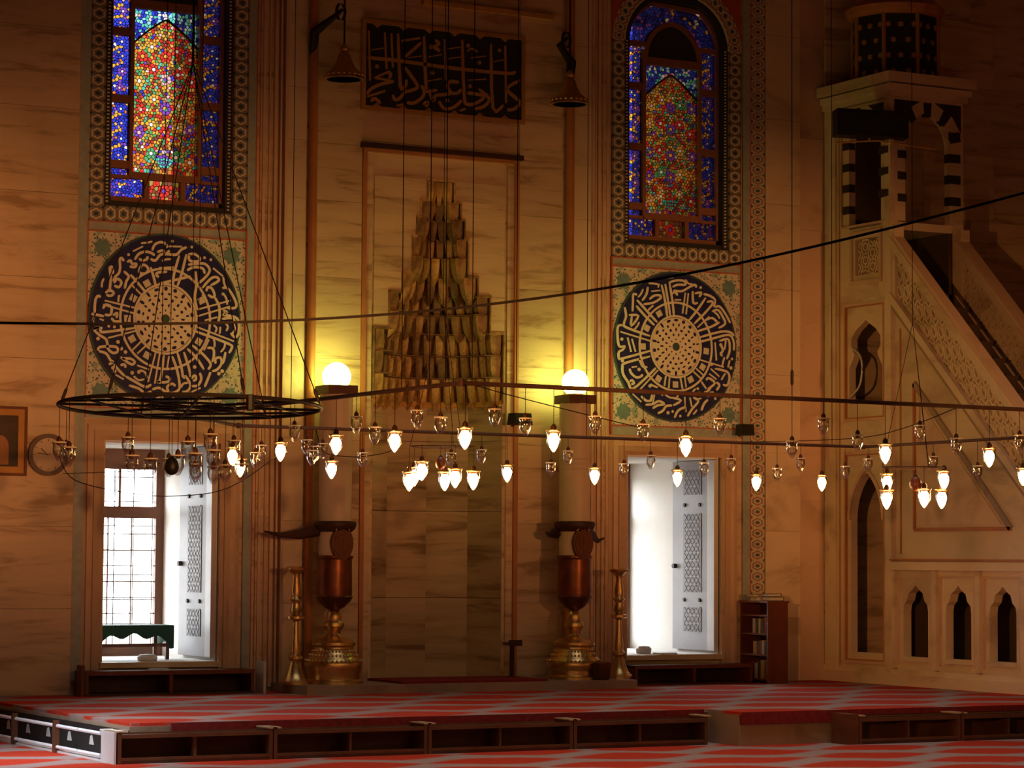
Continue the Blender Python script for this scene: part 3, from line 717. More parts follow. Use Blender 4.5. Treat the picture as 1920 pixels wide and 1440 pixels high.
def medallion(c, zc, rad, asp, label, s1, s2, dots, o1, o2, sc, w_, seed, carts):
    rng = random.Random(seed); rx = rad * asp
    E_ = lambda r_, a: (c + rx * r_ * cos(a), zc + rad * r_ * sin(a))
    md = thing('script_medallion', label, 'medallion', (c, 0, zc), 'round script medallions')
    mb = MB(); mb.disc((c, zc), rx, 'xz', -.045, -.01, 64, ry=rad); mb.build('disc', 'tile_navy', md)
    mb = MB(); N = 64
    for i in range(N):
        a, b = 2 * pi * i / N, 2 * pi * (i + 1) / N
        mb.prism([E_(1, a), E_(1, b), E_(1.022, b), E_(1.022, a)], 'xz', -.048, -.01)
    mb.build('dark_rim', 'tile_rim', md)
    mb = MB(); k_ = 0; taken = []
    for pts, oo in ((s1, o1), (s2, o2)):
        for st in pts:
            k_ += 1; d = .0006 * (k_ % 7)
            P_ = [zpt(z, *oo, sc) for z in st]
            for a, b in zip(P_[:-1], P_[1:]):
                for t_ in (0, .25, .5, .75, 1): taken.append((a[0] + (b[0] - a[0]) * t_, a[1] + (b[1] - a[1]) * t_))
            mb.stroke(P_, w_, 'xz', -.056 - d, -.04)
    for z in dots:
        q = zpt(z, *o2, sc); mb.disc(q, .022, 'xz', -.057, -.04, 8); taken.append(q)
    # small vowel marks, dots and curls filling the ground between the letters
    n_ = 0
    for _ in range(3000):
        rr = rng.uniform(.65, .955); a = rng.uniform(0, 2 * pi); q = E_(rr, a); need = .058
        if min((q[0] - t_[0]) ** 2 + (q[1] - t_[1]) ** 2 for t_ in taken) < need ** 2: continue
        kind = rng.random(); n_ += 1
        if kind < .3: mb.disc(q, .018, 'xz', -.0555, -.04, 7); taken.append(q)
        else:
            th = a + pi / 2 + rng.uniform(-.5, .5); L = rng.uniform(.04, .075); bow = rng.uniform(-.03, .03)
            P_ = [(q[0] - L * cos(th), q[1] - L * sin(th)), (q[0] - bow * sin(th), q[1] + bow * cos(th)), (q[0] + L * cos(th), q[1] + L * sin(th))]
            if any(((p_[0] - c) / rx) ** 2 + ((p_[1] - zc) / rad) ** 2 > .965 ** 2 for p_ in P_): continue
            mb.stroke(P_, w_ * .8, 'xz', -.0552, -.04); taken += P_
    for rr in (.415, .60):
        mb.stroke([E_(rr, 2 * pi * i / 48) for i in range(49)], w_ * .9, 'xz', -.0545, -.04, taper=False)
    tag(mb.build('script', 'cream_script', md), 'cream script around the rim')
    for q in [zpt(z, *o1, sc) for z in carts[0]] + [zpt(z, *o2, sc) for z in carts[1]]:
        a = math.atan2(q[1] - zc, q[0] - c)
        mb = MB(); mb.prism([(q[0] + .055 * cos(a + pi / 4 + k * pi / 2), q[1] + .055 * sin(a + pi / 4 + k * pi / 2)) for k in range(4)], 'xz', -.052, -.04)
        mb.build('cartouche', 'tile_cream', md)
    mb = MB(); mb.disc((c, zc), rx * .395, 'xz', -.050, -.04, 40, ry=rad * .395); ro = mb.build('rosette', 'cream_script', md)
    mb = MB()
    for rr, n_, s_ in ((.10, 8, .010), (.165, 12, .015), (.235, 16, .018), (.30, 20, .016), (.362, 18, .024)):
        for i in range(n_):
            a = 2 * pi * (i + (.5 if n_ % 8 else 0)) / n_; q = E_(rr, a); e1 = rng.uniform(.6, 1.5)
            mb.prism([(q[0] + s_ * e1 * cos(t_) * cos(a) - s_ / e1 * sin(t_) * sin(a), q[1] + s_ * e1 * cos(t_) * sin(a) + s_ / e1 * sin(t_) * cos(a)) for t_ in [2 * pi * k / 7 for k in range(7)]], 'xz', -.053, -.04)
    tag(mb.build('petal_gaps', 'tile_navy', ro), kind='stuff')
    mb = MB(); mb.disc((c, zc), .052, 'xz', -.056, -.04, 12); mb.build('centre_boss', 'tile_rim', ro)
medallion(-4.505, 4.212, .948, .950, 'round navy medallion with cream script above the clock side window', ML1, ML2, ML2d, (160, 440), (160, 560), 6.4, .030, 3, ([(575, 760), (505, 1005), (740, 585), (560, 1250), (1395, 790)], [(740, 680), (1360, 515)]))
medallion(2.315, 4.195, .925, .962, 'round navy medallion with cream script nearest the pulpit', MR1, MR2, MR2d, (1140, 500), (1140, 610), 7.385, .029, 5, ([(710, 650), (540, 850), (485, 1105), (1360, 1170), (1310, 1390)], [(700, 740), (935, 820), (1145, 750)]))

# ---- lower windows
def lower_window(c, num, side):
    TH = 1.85 if side < 0 else 2.35
    lbl = 'deep lower window with barred sash and open shutter below the left medallion' if side < 0 else 'deep lower window with open grey shutter below the right medallion'
    win = bpy.data.objects.new('window_%d' % num, None); COL.objects.link(win); win.location = (c, 0, .34); tag(win, lbl, 'window', kind='structure')
    x0, x1, z0, z1 = c - .70, c + .70, .34, 2.82
    # nested marble casing
    for i, (o_, yy, mt) in enumerate(((.25, .03, 'marble_casing'), (.19, .055, 'marble_rose'), (.12, .075, 'marble_casing'), (.05, .055, 'marble_casing'))):
        nx = (.25, .19, .12, .05, 0)[i + 1]
        B('casing', mt, win, (x0 - o_, x0 - nx, -yy, .0, .1, z1 + o_ * .95), (x1 + nx, x1 + o_, -yy, .0, .1, z1 + o_ * .95), (x0 - nx, x1 + nx, -yy, .0, z1 + nx * .95, z1 + o_ * .95))
    # facing of the thick reveal
    B('reveal', 'reveal_stone', win, (x1 - .02, x1 + .0, .02, TH - .05, z0, z1), (x0, x0 + .02, .02, TH - .05, z0, z1), (x0 + .02, x1 - .02, .02, TH - .05, z1 - .02, z1), (x0 + .02, x1 - .02, .02, TH - .05, z0 - .0, z0 + .015))
    B('sill', 'marble_pale', win, (x0 - .02, x1 + .02, -.09, .03, z0 - .05, z0 + .012))
    # wooden sash at the outer face
    y0 = TH - .22
    B('sash', 'wood_brown', win, (x0 + .02, x0 + .10, y0, y0 + .08, z0 + .015, z1 - .02), (x1 - .12, x1 - .02, y0, y0 + .08, z0 + .015, z1 - .02), (x0 + .1, x1 - .12, y0, y0 + .08, z0 + .015, z0 + .14),
      (x0 + .1, x1 - .12, y0, y0 + .08, z1 - .26, z1 - .02), (x0 + .1, x1 - .12, y0, y0 + .08, 1.98, 2.12))
    gx0, gx1 = x0 + .1, x1 - .12
    for i in range(1, 4):
        xx = gx0 + (gx1 - gx0) * i / 4
        B('muntin', 'wood_brown', win, (xx - .007, xx + .007, y0 + .02, y0 + .05, z0 + .14, 1.98))
    xx = (gx0 + gx1) / 2 + .14
    B('muntin', 'wood_brown', win, (xx - .014, xx + .014, y0 + .02, y0 + .06, 2.12, z1 - .26))
    for i in range(1, 8):
        zz = z0 + .14 + (1.98 - z0 - .14) * i / 8
        B('muntin', 'wood_brown', win, (gx0, gx1, y0 + .02, y0 + .055, zz - .006, zz + .006))
    # iron grille outside
    mb = MB()
    for i in range(6): 
        xx = x0 + .1 + (x1 - x0 - .2) * i / 5; mb.tube([(xx, TH - .05, z0), (xx, TH - .05, z1)], .007, 6)
    for i in range(9):
        zz = z0 + .1 + i * .29; mb.tube([(x0, TH - .05, zz), (x1, TH - .05, zz)], .007, 6)
    mb.build('iron_grille', 'iron', win)
    for nm, zz0, zz1, xs in (('pane', z0 + .14, 1.98, 4), ('pane', 2.12, z1 - .26, 2)):
        for i in range(xs):
            a, b = gx0 + (gx1 - gx0) * i / xs, gx0 + (gx1 - gx0) * (i + 1) / xs
            B(nm, 'pane_glass', win, (a, b, y0 + .038, y0 + .042, zz0, zz1))
    # shutter leaf folded back against the right-hand reveal
    sh = B('shutter', 'shutter_grey', win, (x1 - .075, x1 - .022, .03, .98, z0 + .05, z1 - .03))
    xf = x1 - .075
    B('shutter_edge', 'paint_pale', sh, (xf - .006, x1 - .022, -.002, .16, z0 + .05, z1 - .03))
    for za, zb in ((.62, .93), (1.12, 2.12), (2.36, 2.68)):
        B('shutter_panel', 'shutter_panel', sh, (xf - .008, xf + .002, .30, .72, za, zb))
        # carved interlace on the panel
        mb = MB(); k_ = max(2, int((zb - za) / .10)); hh = (zb - za) / k_ * .46
        for i in range(k_):
            zc = za + (i + .5) * (zb - za) / k_; sg = 1 if i % 2 else -1
            for g_ in (-1, 1):
                for yy in (.335, .425, .515, .605):
                    mb.stroke([(yy, zc - g_ * hh), (yy + .085, zc + g_ * hh)], .011, 'yz', xf - .013 - (.001 if g_ > 0 else 0), xf - .005, taper=False)
            mb.stroke([(.32, zc + hh * 1.08), (.70, zc + hh * 1.08)], .009, 'yz', xf - .0125, xf - .005, taper=False)
        tag(mb.build('carving', 'shutter_grey', sh), kind='stuff')
    for zz in (1.02, 2.23):
        for yy in (.33, .69):
            mb = MB(); mb.disc((yy, zz), .024, 'yz', xf - .02, xf + .001, 8); mb.build('stud', 'iron', sh)
    mb = MB(); mb.disc((.90, 1.45), .03, 'yz', xf - .05, xf + .001, 10); mb.build('knob', 'iron', sh)
glassmat('pane_glass', (.96, .97, .97), .05)
lower_window(-4.51, 3, -1)
lower_window(2.30, 4, 1)

# ================================================================== MIHRAB
mih = thing('mihrab', 'tall marble prayer niche with stepped stalactite hood between the two lamps', 'mihrab', (XC, 0, .05))
HW = .865; zM = 3.45
tiers = [(3.45, 4.25, .865), (4.25, 4.69, .67), (4.69, 4.92, .50), (4.92, 5.37, .365), (5.37, 5.60, .31), (5.60, 5.81, .26), (5.81, 6.05, .17)]
# stepped front cheeks above the niche
for z0, z1, hw in tiers[1:]:
    for s_ in (-1, 1):
        a, b = sorted((XC + s_ * hw, XC + s_ * .88)); B('hood_cheek', 'marble', mih, (a, b, -.02, .5, z0, z1))
    for s_ in (-1, 1):   # gilt edging of each step
        a, b = sorted((XC + s_ * (hw - .0), XC + s_ * (hw + .022))); B('step_edge', 'muqarnas', mih, (a, b, -.030, .02, z0 - .004, z1 + .0))
for (za, zb, hw), (zc, zd, hw2) in zip(tiers[:-1], tiers[1:]):
    for s_ in (-1, 1):
        a, b = sorted((XC + s_ * hw2, XC + s_ * (hw + .022))); B('step_ledge', 'muqarnas', mih, (a, b, -.034, .03, zb - .02, zb + .012))
B('step_ledge', 'muqarnas', mih, (XC - .195, XC + .195, -.034, .02, 6.04, 6.065))
for s_ in (-1, 1):
    a, b = sorted((XC + s_ * .865, XC + s_ * .89)); B('step_edge', 'muqarnas', mih, (a, b, -.030, .02, 3.40, 4.235))
# niche wall: five facets, each of three slabs
def halfoct(hw, dep, n_=5):
    return [(XC - hw * cos(pi * i / n_), dep * sin(pi * i / n_) ** .8) for i in range(n_ + 1)]
pl = halfoct(HW, .86); zs = [.05, 1.05, 2.1, 2.95, 3.45]
for i in range(5):
    for za, zb in zip(zs[:-1], zs[1:]):
        (xa, ya), (xb, yb) = pl[i], pl[i + 1]
        mb = MB(); mb.prism([(xa, ya), (xb, yb), (xb + (xb - XC) * .08, yb + .05), (xa + (xa - XC) * .08, ya + .05)], 'xy', za + .003, zb - .003); mb.build('niche_slab', 'marble_niche', mih)
# gilt moulding under the hood
mb = MB()
for i in range(5):
    (xa, ya), (xb, yb) = pl[i], pl[i + 1]
    q = .955; mb.prism([(XC + (xa - XC) * q, ya * q), (XC + (xb - XC) * q, yb * q), (xb, yb + .01), (xa, ya + .01)], 'xy', 3.37, 3.43)
mb.build('hood_moulding', 'goldpaint', mih)
# stalactite tiers
for ti, (z0, z1, hw) in enumerate(tiers):
    sub = [(z0, z1)] if z1 - z0 < .3 else ([(z0, (z0 + z1) / 2), ((z0 + z1) / 2, z1)] if z1 - z0 < .6 else [(z0 + (z1 - z0) * k / 3, z0 + (z1 - z0) * (k + 1) / 3) for k in range(3)])
    for si, (a, b) in enumerate(sub):
        dep = hw * (.98 - .06 * si); n_ = max(4, int(round(hw * 2 * 8.5))) + (si % 2)
        P_ = [(XC - hw * cos(pi * i / 10), dep * sin(pi * i / 10)) for i in range(11)]
        mb = MB()
        for i in range(10):
            (xa, ya), (xb, yb) = P_[i], P_[i + 1]
            mb.prism([(xa, ya), (xb, yb), (xb + (xb - XC) * .1, yb + .06), (xa + (xa - XC) * .1, ya + .06)], 'xy', a, b)
        for i in range(10):
            (xa, ya), (xb, yb) = P_[i], P_[i + 1]; mb.prism([(xa, ya), (xb, yb), (XC + (xb - XC) * .72, yb * .72), (XC + (xa - XC) * .72, ya * .72)], 'xy', b - .012, b)
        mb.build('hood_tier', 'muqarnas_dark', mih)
        src = None
        for i in range(n_):
            an = pi * (i + .5) / n_; cw = pi * hw / n_; h = (b - a) * 1.42
            px_, py_ = XC - hw * .97 * cos(an), max(.0, dep * .97 * sin(an))
            if src is None:
                mb = MB(); k = 7
                prof = [(1.0, .5), (1.0, .30), (.92, .05), (.70, -.22), (.38, -.40), (.12, -.5)]
                b0 = len(mb.v)
                for rr, zz_ in prof:
                    for q in range(k):
                        t_ = pi * q / (k - 1); fl = 1.0 if q % 2 == 0 else .80
                        mb.v.append((-cw * .5 * rr * cos(t_) * fl, -cw * .80 * rr * sin(t_) * fl, zz_ * h))
                for L in range(len(prof) - 1):
                    for q in range(k):
                        q2 = (q + 1) % k; mb.f.append([b0 + L * k + q, b0 + L * k + q2, b0 + (L + 1) * k + q2, b0 + (L + 1) * k + q]); mb.mi.append(0)
                mb.f.append(list(range(b0, b0 + k))); mb.f.append([b0 + (len(prof) - 1) * k + q for q in reversed(range(k))]); mb.mi += [0, 0]
                src = mb.build('stalactite', 'muqarnas' if (ti + si) % 3 else 'muqarnas_gilt', None); src.parent = mih
                o = src
            else:
                o = copy_under(src, mih)
            o.location = (px_ - XC, py_ + .01, b - h / 2 - .014 - .05)
            o.rotation_euler = (0, 0, pi / 2 - an)
# flanking marble: slabs, red colonnettes, thin mouldings
ZF = 8.9
def mslabs(x0, x1, zs, y, mat='marble'):
    for za, zb in zip(zs[:-1], zs[1:]):
        yy = y - random.uniform(0, .004); B('flank_slab', mat, mih, (x0 + .0015, x1 - .0015, yy, .0, za + .0015, zb - .0015))
zz = [.05, 1.0, 1.95, 2.9, 3.85, 4.8, 5.7, 6.38]
for s_ in (-1, 1):
    for (d0, d1, y, mat) in ((1.06, 1.66, -.05, 'marble'), (1.80, 2.05, -.09, 'marble_pale'), (.91, 1.0, -.03, 'marble')):
        a, b = sorted((XC + s_ * d0, XC + s_ * d1)); mslabs(a, b, zz + ([7.0, 7.85, ZF] if d0 > 1 else []), y, mat)
    a, b = sorted((XC + s_ * 1.0, XC + s_ * 1.055)); B('inner_moulding', 'redstone', mih, (a, b, -.065, 0, .05, 6.36))
    # colonnette
    cx_ = XC + s_ * 1.73
    mb = MB(); mb.lathe([(.085, .05), (.085, .2), (.055, .25), (.052, .3), (.052, ZF)], cx_, -.12, 14); mb.build('colonnette', 'redstone', mih, smooth=True)
    a, b = sorted((XC + s_ * 1.66, XC + s_ * 1.80)); B('colonnette_back', 'marble', mih, (a, b, -.04, 0, .05, ZF))
    for d0, d1, y in ((2.05, 2.085, -.12), (2.11, 2.135, -.085), (2.16, 2.20, -.07), (2.24, 2.26, -.05), (2.30, 2.335, -.045)):
        a, b = sorted((XC + s_ * d0, XC + s_ * d1)); B('thin_moulding', 'marble_rose', mih, (a, b, y, 0, .05, ZF))
    a, b = sorted((XC + s_ * 2.085, XC + s_ * 2.36)); mslabs(a, b, [.05, 2.0, 4.0, 6.0, ZF], -.025, 'marble')
mslabs(XC - 1.06, XC + 1.06, [6.45, 6.80, 7.9, ZF], -.04)
B('hood_ledge', 'wood_dark', mih, (XC - 1.09, XC + 1.07, -.14, 0, 6.36, 6.42))
B('hood_ledge_trim', 'redstone', mih, (XC - 1.05, XC + 1.05, -.075, 0, 6.32, 6.36))
B('upper_cornice', 'goldpaint', mih, (XC - .3, XC + 1.5, -.12, 0, 8.14, 8.20))
# marble step under the mihrab
tag(B('mihrab_step', 'stone', None, (XC - 2.15, XC + 2.15, -1.05, -.005, 0, .10)), 'low stone step at the foot of the prayer niche', 'step', kind='structure')
mb = MB(); mb.box(XC - .92, XC + .98, -.95, .05, .10, .125)
tag(mb.build('prayer_rug', 'rug_red'), 'plain deep red rug lying on the step before the prayer niche', 'rug')

# ---- script plaque above the mihrab
PL = [[(175,210),(190,740)],[(345,230),(365,620)],[(415,240),(430,600)],[(485,240),(510,790),(560,800),(575,730)],[(760,270),(780,790),(800,850),(900,840)],[(980,300),(990,740)],[(1165,310),(1185,900),(1220,990),(1310,980),(1400,910),(1300,880),(1220,870)],[(1470,350),(1490,1030),(1600,1000)],[(1620,370),(1630,980)],
[(110,490),(500,530),(1000,600),(1640,665),(1720,640)],[(560,490),(640,420),(730,340)],[(520,320),(720,290)],[(560,600),(690,790),(640,840),(560,860),(500,930),(450,940),(430,890)],[(400,640),(240,710)],[(240,710),(440,750)],[(440,750),(300,780),(200,830),(120,880)],[(160,910),(350,850)],[(370,650),(410,670),(390,720)],
[(730,790),(760,850),(740,920),(650,980),(580,970)],[(1130,760),(1040,750),(1010,800),(1050,870),(1120,870),(1150,830)],[(920,960),(980,1040),(1080,1020),(1160,950)],[(820,860),(860,960),(880,900),(960,890),(1050,880)],[(1340,830),(1450,930),(1400,1010),(1300,1040)],[(1770,740),(1640,830),(1770,960),(1720,1040),(1640,1050)],
[(820,400),(860,380),(930,430)],[(880,310),(920,350),(880,370)],[(200,960),(240,930),(300,980)],[(470,1010),(540,990)],[(750,990),(800,970),(780,1020)],[(1140,1060),(1200,1040)]]
PLt = [[(810,490),(950,465)],[(1010,510),(1150,490)],[(1010,405),(1150,385)],[(1260,500),(1420,480)],[(1500,540),(1610,520)],[(800,745),(950,720)],[(1230,735),(1420,725)],[(210,415),(340,395)],[(590,500),(740,480)],[(1220,430),(1270,400),(1330,440)]]
PLd = [(265,590),(850,660),(840,380),(1250,800),(1350,550),(1230,370),(1010,950),(1560,420)]
pq = thing('script_plaque', 'dark rectangular plaque with gold script high above the prayer niche', 'plaque', (XC, 0, 6.84))
B('board', 'plaque_ground', pq, (-2.06, .065, -.085, -.035, 6.85, 7.855))
B('frame', 'gold_script', pq, (-2.10, -2.05, -.105, -.035, 6.81, 7.89), (.055, .10, -.105, -.035, 6.81, 7.89), (-2.05, .055, -.105, -.035, 7.845, 7.89), (-2.05, .055, -.105, -.035, 6.81, 6.86))
mb = MB()
def zq(z): p_ = onY(660 + z[0] / 5.647, 20 + z[1] / 5.647, -.09); return (min(max(p_[0], -2.03), .035), min(max(p_[2], 6.88), 7.83))
for i, st in enumerate(PL): mb.stroke([zq(z) for z in st], .040, 'xz', -.098 - .0006 * (i % 5), -.08)
for st in PLt: mb.stroke([zq(z) for z in st], .022, 'xz', -.095, -.08)
for z in PLd: mb.disc(zq(z), .026, 'xz', -.097, -.08, 8)
for k_ in range(6):           # scalloped edging along top and bottom
    xx = -1.9 + k_ * .345
    mb.prism([(xx - .06, 7.845), (xx, 7.80), (xx + .06, 7.845)], 'xz', -.097, -.08); mb.prism([(xx - .06, 6.86), (xx + .06, 6.86), (xx, 6.905)], 'xz', -.097, -.08)
mb.build('script', 'gold_script', pq)

# ================================================================== GREAT CANDLES AND CANDLESTICKS
def great_candle(px, side):
    yc = -.5; base = onY(px, 1275, yc); x = base[0]; zb = .10
    Z = lambda py: onY(px, py, yc)[2]
    nm = 'left' if side < 0 else 'right'
    t_ = thing('great_candle', 'giant candle with glowing globe on brass foot, nearer the barred window' if side < 0 else 'giant candle with glowing globe on brass foot, nearer the pulpit', 'candle', (x, yc, zb), 'giant candles flanking the niche')
    mb = MB(); mb.lathe([(.34, zb), (.34, zb + .03), (.30, zb + .05), (.30, zb + .10), (.325, Z(1252)), (.33, Z(1243)), (.31, Z(1236)), (.285, Z(1232)), (.24, Z(1220)), (.225, Z(1216)), (.225, Z(1213)), (.25, Z(1209)), (.25, Z(1204)), (.20, Z(1199)), (.11, Z(1194)), (.075, Z(1188)), (.08, Z(1182)), (.12, Z(1174)), (.115, Z(1168)), (.085, Z(1163)), (.09, Z(1156)), (.075, Z(1147)), (.05, Z(1143))], x, yc, 40)
    mb.build('brass_foot', 'brass', t_, smooth=True)
    mb = MB()   # beaded rows on the drum
    for py, rr in ((1238, .325), (1228, .272), (1220, .245)):
        for k in range(40):
            a = 2 * pi * k / 40; mb.lathe([(.004, Z(py) - .016), (.016, Z(py)), (.004, Z(py) + .016)], x + rr * cos(a), yc + rr * sin(a), 6)
    tag(mb.build('bead_rows', 'brass', t_, smooth=True), None, kind='stuff')
    mb = MB(); mb.lathe([(.05, Z(1145)), (.12, Z(1138)), (.19, Z(1127)), (.215, Z(1119)), (.205, Z(1117))], x, yc, 32); mb.build('drip_bowl', 'bronze_dark', t_, smooth=True)
    mb = MB(); mb.lathe([(.20, Z(1119)), (.205, Z(1110)), (.20, Z(1060)), (.20, Z(1049)), (.215, Z(1046)), (.215, Z(1042)), (.19, Z(1041))], x, yc, 32); mb.build('copper_cup', 'copper', t_, smooth=True)
    mb = MB(); mb.lathe([(.185, Z(1044)), (.188, Z(1020)), (.190, 3.40)], x, yc, 32); mb.build('wax_shaft', 'candle_wax', t_, smooth=True)
    mb = MB()
    for zz_ in (2.60, 2.66, 2.72): mb.lathe([(.19, zz_), (.197, zz_ + .012), (.19, zz_ + .024)], x, yc, 32)
    if side > 0: mb.build('wax_ring', 'candle_wax', t_, smooth=True)
    # shield with crowned edge
    mb = MB(); sx = x + .0; zc = Z(1018); ys = yc - .215
    mb.prism([(sx + .135 * cos(a), zc + .20 * sin(a) * (1 if sin(a) < 0 else .9)) for a in [2 * pi * i / 20 for i in range(20)]], 'xz', ys, ys + .05); sh = mb.build('shield', 'bronze_dark', t_)
    mb = MB(); mb.prism([(sx + .112 * cos(a), zc - .01 + .165 * sin(a)) for a in [2 * pi * i / 20 for i in range(20)]], 'xz', ys - .008, ys + .002); mb.build('shield_field', 'wood_red', sh)
    mb = MB(); mb.stroke([(sx - .06, zc + .02), (sx - .02, zc - .06), (sx + .05, zc - .07), (sx + .06, zc)], .018, 'xz', ys - .014, ys); mb.stroke([(sx - .05, zc + .07), (sx, zc + .03), (sx + .05, zc + .07)], .016, 'xz', ys - .014, ys); mb.stroke([(sx, zc + .09), (sx, zc - .04)], .014, 'xz', ys - .014, ys)
    mb.build('shield_script', 'bronze_dark', sh)
    mb = MB()
    for k in (-1, 0, 1): mb.prism([(sx + k * .06 - .035, zc + .16 - abs(k) * .02), (sx + k * .06 + .035, zc + .16 - abs(k) * .02), (sx + k * .06, zc + .24 - abs(k) * .05)], 'xz', ys, ys + .03)
    mb.build('shield_crest', 'goldpaint', sh)
    # dark collar with horns
    zc2 = Z(986)
    mb = MB(); mb.lathe([(.192, zc2 - .07), (.235, zc2 - .03), (.25, zc2 + .02), (.24, zc2 + .05), (.192, zc2 + .055)], x, yc, 28); col_ = mb.build('collar', 'wood_dark', t_, smooth=True)
    ends = ((-.80, -.10),) if side < 0 else ((-.30, -.10), (.52, -.17))
    for dx, dz in ends:
        s_ = 1 if dx > 0 else -1
        mb = MB(); mb.tube([(x + s_ * .18, yc + .05, zc2 - .05), (x + s_ * (.18 + .35 * (abs(dx) - .18)), yc + .12, zc2 - .10), (x + s_ * (.18 + .7 * (abs(dx) - .18)), yc + .16, zc2 + dz - .01), (x + dx, yc + .18, zc2 + dz + .03)], [.075, .06, .028, .010], 10); mb.build('horn', 'wood_dark', t_, smooth=True)
    # lamp cap and globe
    B('lamp_cap', 'wood_brown', t_, (x - .185, x + .185, yc - .185, yc + .185, 3.395, 3.50))
    mb = MB(); mb.lathe([(.10, 3.50), (.10, 3.53), (.075, 3.55)], x, yc, 20); mb.build('globe_socket', 'brass', t_, smooth=True)
    gz = onY(px, 706 if side < 0 else 718, yc)[2]
    mb = MB(); mb.lathe([(max(.004, .165 * sin(pi * i / 14)), gz - .165 * cos(pi * i / 14)) for i in range(15)], x, yc, 28); mb.build('glowing_globe', 'globe_lit', t_, smooth=True)
great_candle(625, -1)
great_candle(1076, 1)

def candlestick(px, pyb, pyt, lab):
    p0 = onZ(px, pyb, 0.0); y = min(p0[1], -.55); p0 = onY(px, pyb, y); x = p0[0]; zb = 0.0 if y < -1.05 else .10
    top = onY(px, pyt, y)[2]; k = (top - zb)
    t_ = thing('candlestick', lab, 'candlestick', (x, y, zb), 'tall brass candlesticks')
    z_ = lambda f: zb + k * f
    mb = MB(); mb.lathe([(.165, z_(0)), (.165, z_(.025)), (.13, z_(.05)), (.09, z_(.11)), (.065, z_(.17)), (.05, z_(.20))], x, y, 28); mb.build('foot', 'brass', t_, smooth=True)
    mb = MB(); mb.lathe([(.05, z_(.195)), (.085, z_(.215)), (.085, z_(.235)), (.05, z_(.255)), (.055, z_(.30)), (.038, z_(.40)), (.03, z_(.53)), (.05, z_(.545))], x, y, 22); mb.build('lower_shaft', 'brass', t_, smooth=True)
    mb = MB(); mb.lathe([(.045, z_(.54)), (.105, z_(.555)), (.105, z_(.575)), (.05, z_(.585))], x, y, 28); mb.build('drip_dish', 'brass', t_, smooth=True)
    mb = MB(); mb.lathe([(.04, z_(.58)), (.07, z_(.62)), (.045, z_(.68)), (.05, z_(.70)), (.075, z_(.72)), (.05, z_(.745)), (.06, z_(.79)), (.035, z_(.90)), (.05, z_(.94))], x, y, 22); mb.build('upper_shaft', 'brass', t_, smooth=True)
    mb = MB(); mb.lathe([(.05, z_(.935)), (.11, z_(.97)), (.118, z_(.99)), (.10, z_(1.0))], x, y, 28); mb.build('candle_dish', 'brass', t_, smooth=True)
candlestick(553, 1288, 1062, 'tall slim brass candlestick beside the giant candle away from the pulpit')
candlestick(1160, 1277, 1066, 'tall slim brass candlestick before the grey shutter window')

# ---- bell-shaped smoke hoods hanging over the candles
def smoke_hood(px, py, side):
    p_ = onY(px, py, -.42); x, y, z = p_
    t_ = thing('smoke_hood', 'bell shaped brass hood on a chain left of the script plaque' if side < 0 else 'bell shaped brass hood on a chain right of the script plaque', 'hanging bell', (x, y, z), 'brass hoods above the candles')
    mb = MB(); mb.lathe([(.238, z - .02), (.24, z), (.225, z + .03), (.215, z + .045), (.14, z + .11), (.09, z + .20), (.07, z + .27), (.055, z + .29)], x, y, 28); mb.build('bell', 'brass', t_, smooth=True)
    mb = MB(); mb.lathe([(.205, z - .022), (.20, z - .018), (.19, z - .022)], x, y, 28); mb.build('bell_mouth', 'black_reveal', t_)
    mb = MB(); mb.lathe([(.01, z + .28), (.055, z + .31), (.06, z + .34), (.03, z + .38), (.012, z + .40)], x, y, 16); mb.build('knob', 'brass', t_, smooth=True)
    mb = MB()
    for k in range(22): a = 2 * pi * k / 22; mb.lathe([(.004, z + .005), (.02, z + .022), (.004, z + .042)], x + .226 * cos(a), y + .226 * sin(a), 6)
    tag(mb.build('rim_beads', 'brass', t_, smooth=True), None, kind='stuff')
    mb = MB(); mb.tube([(x, y, z + .38), (x, y, ZT)], .010, 6); mb.build('chain', 'wire', t_)
    # iron bracket steadying the chain
    mb = MB(); xb = XC + side * 1.73; zb_ = z + .50
    dxx = -.17
    mb.tube([(xb + dxx * .2, -.16, zb_ - .10), (xb + dxx * .2, -.20, zb_ + .05), (x + dxx * .55, y + .10, zb_ + .22), (x - .03, y, zb_ + .30)], [.05, .06, .035, .02], 8)
    for k in range(12): pass
    mb.tube([(x - .05 + .055 * cos(a), y, zb_ + .27 + .10 * sin(a)) for a in [2 * pi * i / 12 for i in range(12)]], .018, 6, closed=True)
    mb.tube([(xb + dxx * .2, -.10, zb_ - .22), (xb + dxx * .2, -.17, zb_ - .10), (xb + dxx * .2, -.2, zb_ + .05)], [.02, .055, .06], 8)
    br_ = mb.build('wall_bracket', 'iron', None, smooth=True)
    tag(br_, 'black iron scroll bracket above the hood left of the plaque' if side < 0 else 'black iron scroll bracket above the hood right of the plaque', 'bracket', 'iron chain brackets')
smoke_hood(645, 146, -1)
smoke_hood(1068, 193, 1)

# ================================================================== MINBAR (pulpit)
XM = 4.61; XW = 1.14; YK = -1.45
mn = thing('minbar', 'tall carved marble pulpit with stair, lattice balustrade and striped kiosk at right', 'pulpit', (XM + .5, -2.0, 0))
TP = .10
def side_plate(name, y0, y1, z0, z1, pts, mat='marble_pale', x=XM, t_=TP):
    mb = MB(); arch_plate(mb, y0, y1, z0, z1, pts, 'yz', x, x + t_); return mb.build(name, mat, mn)
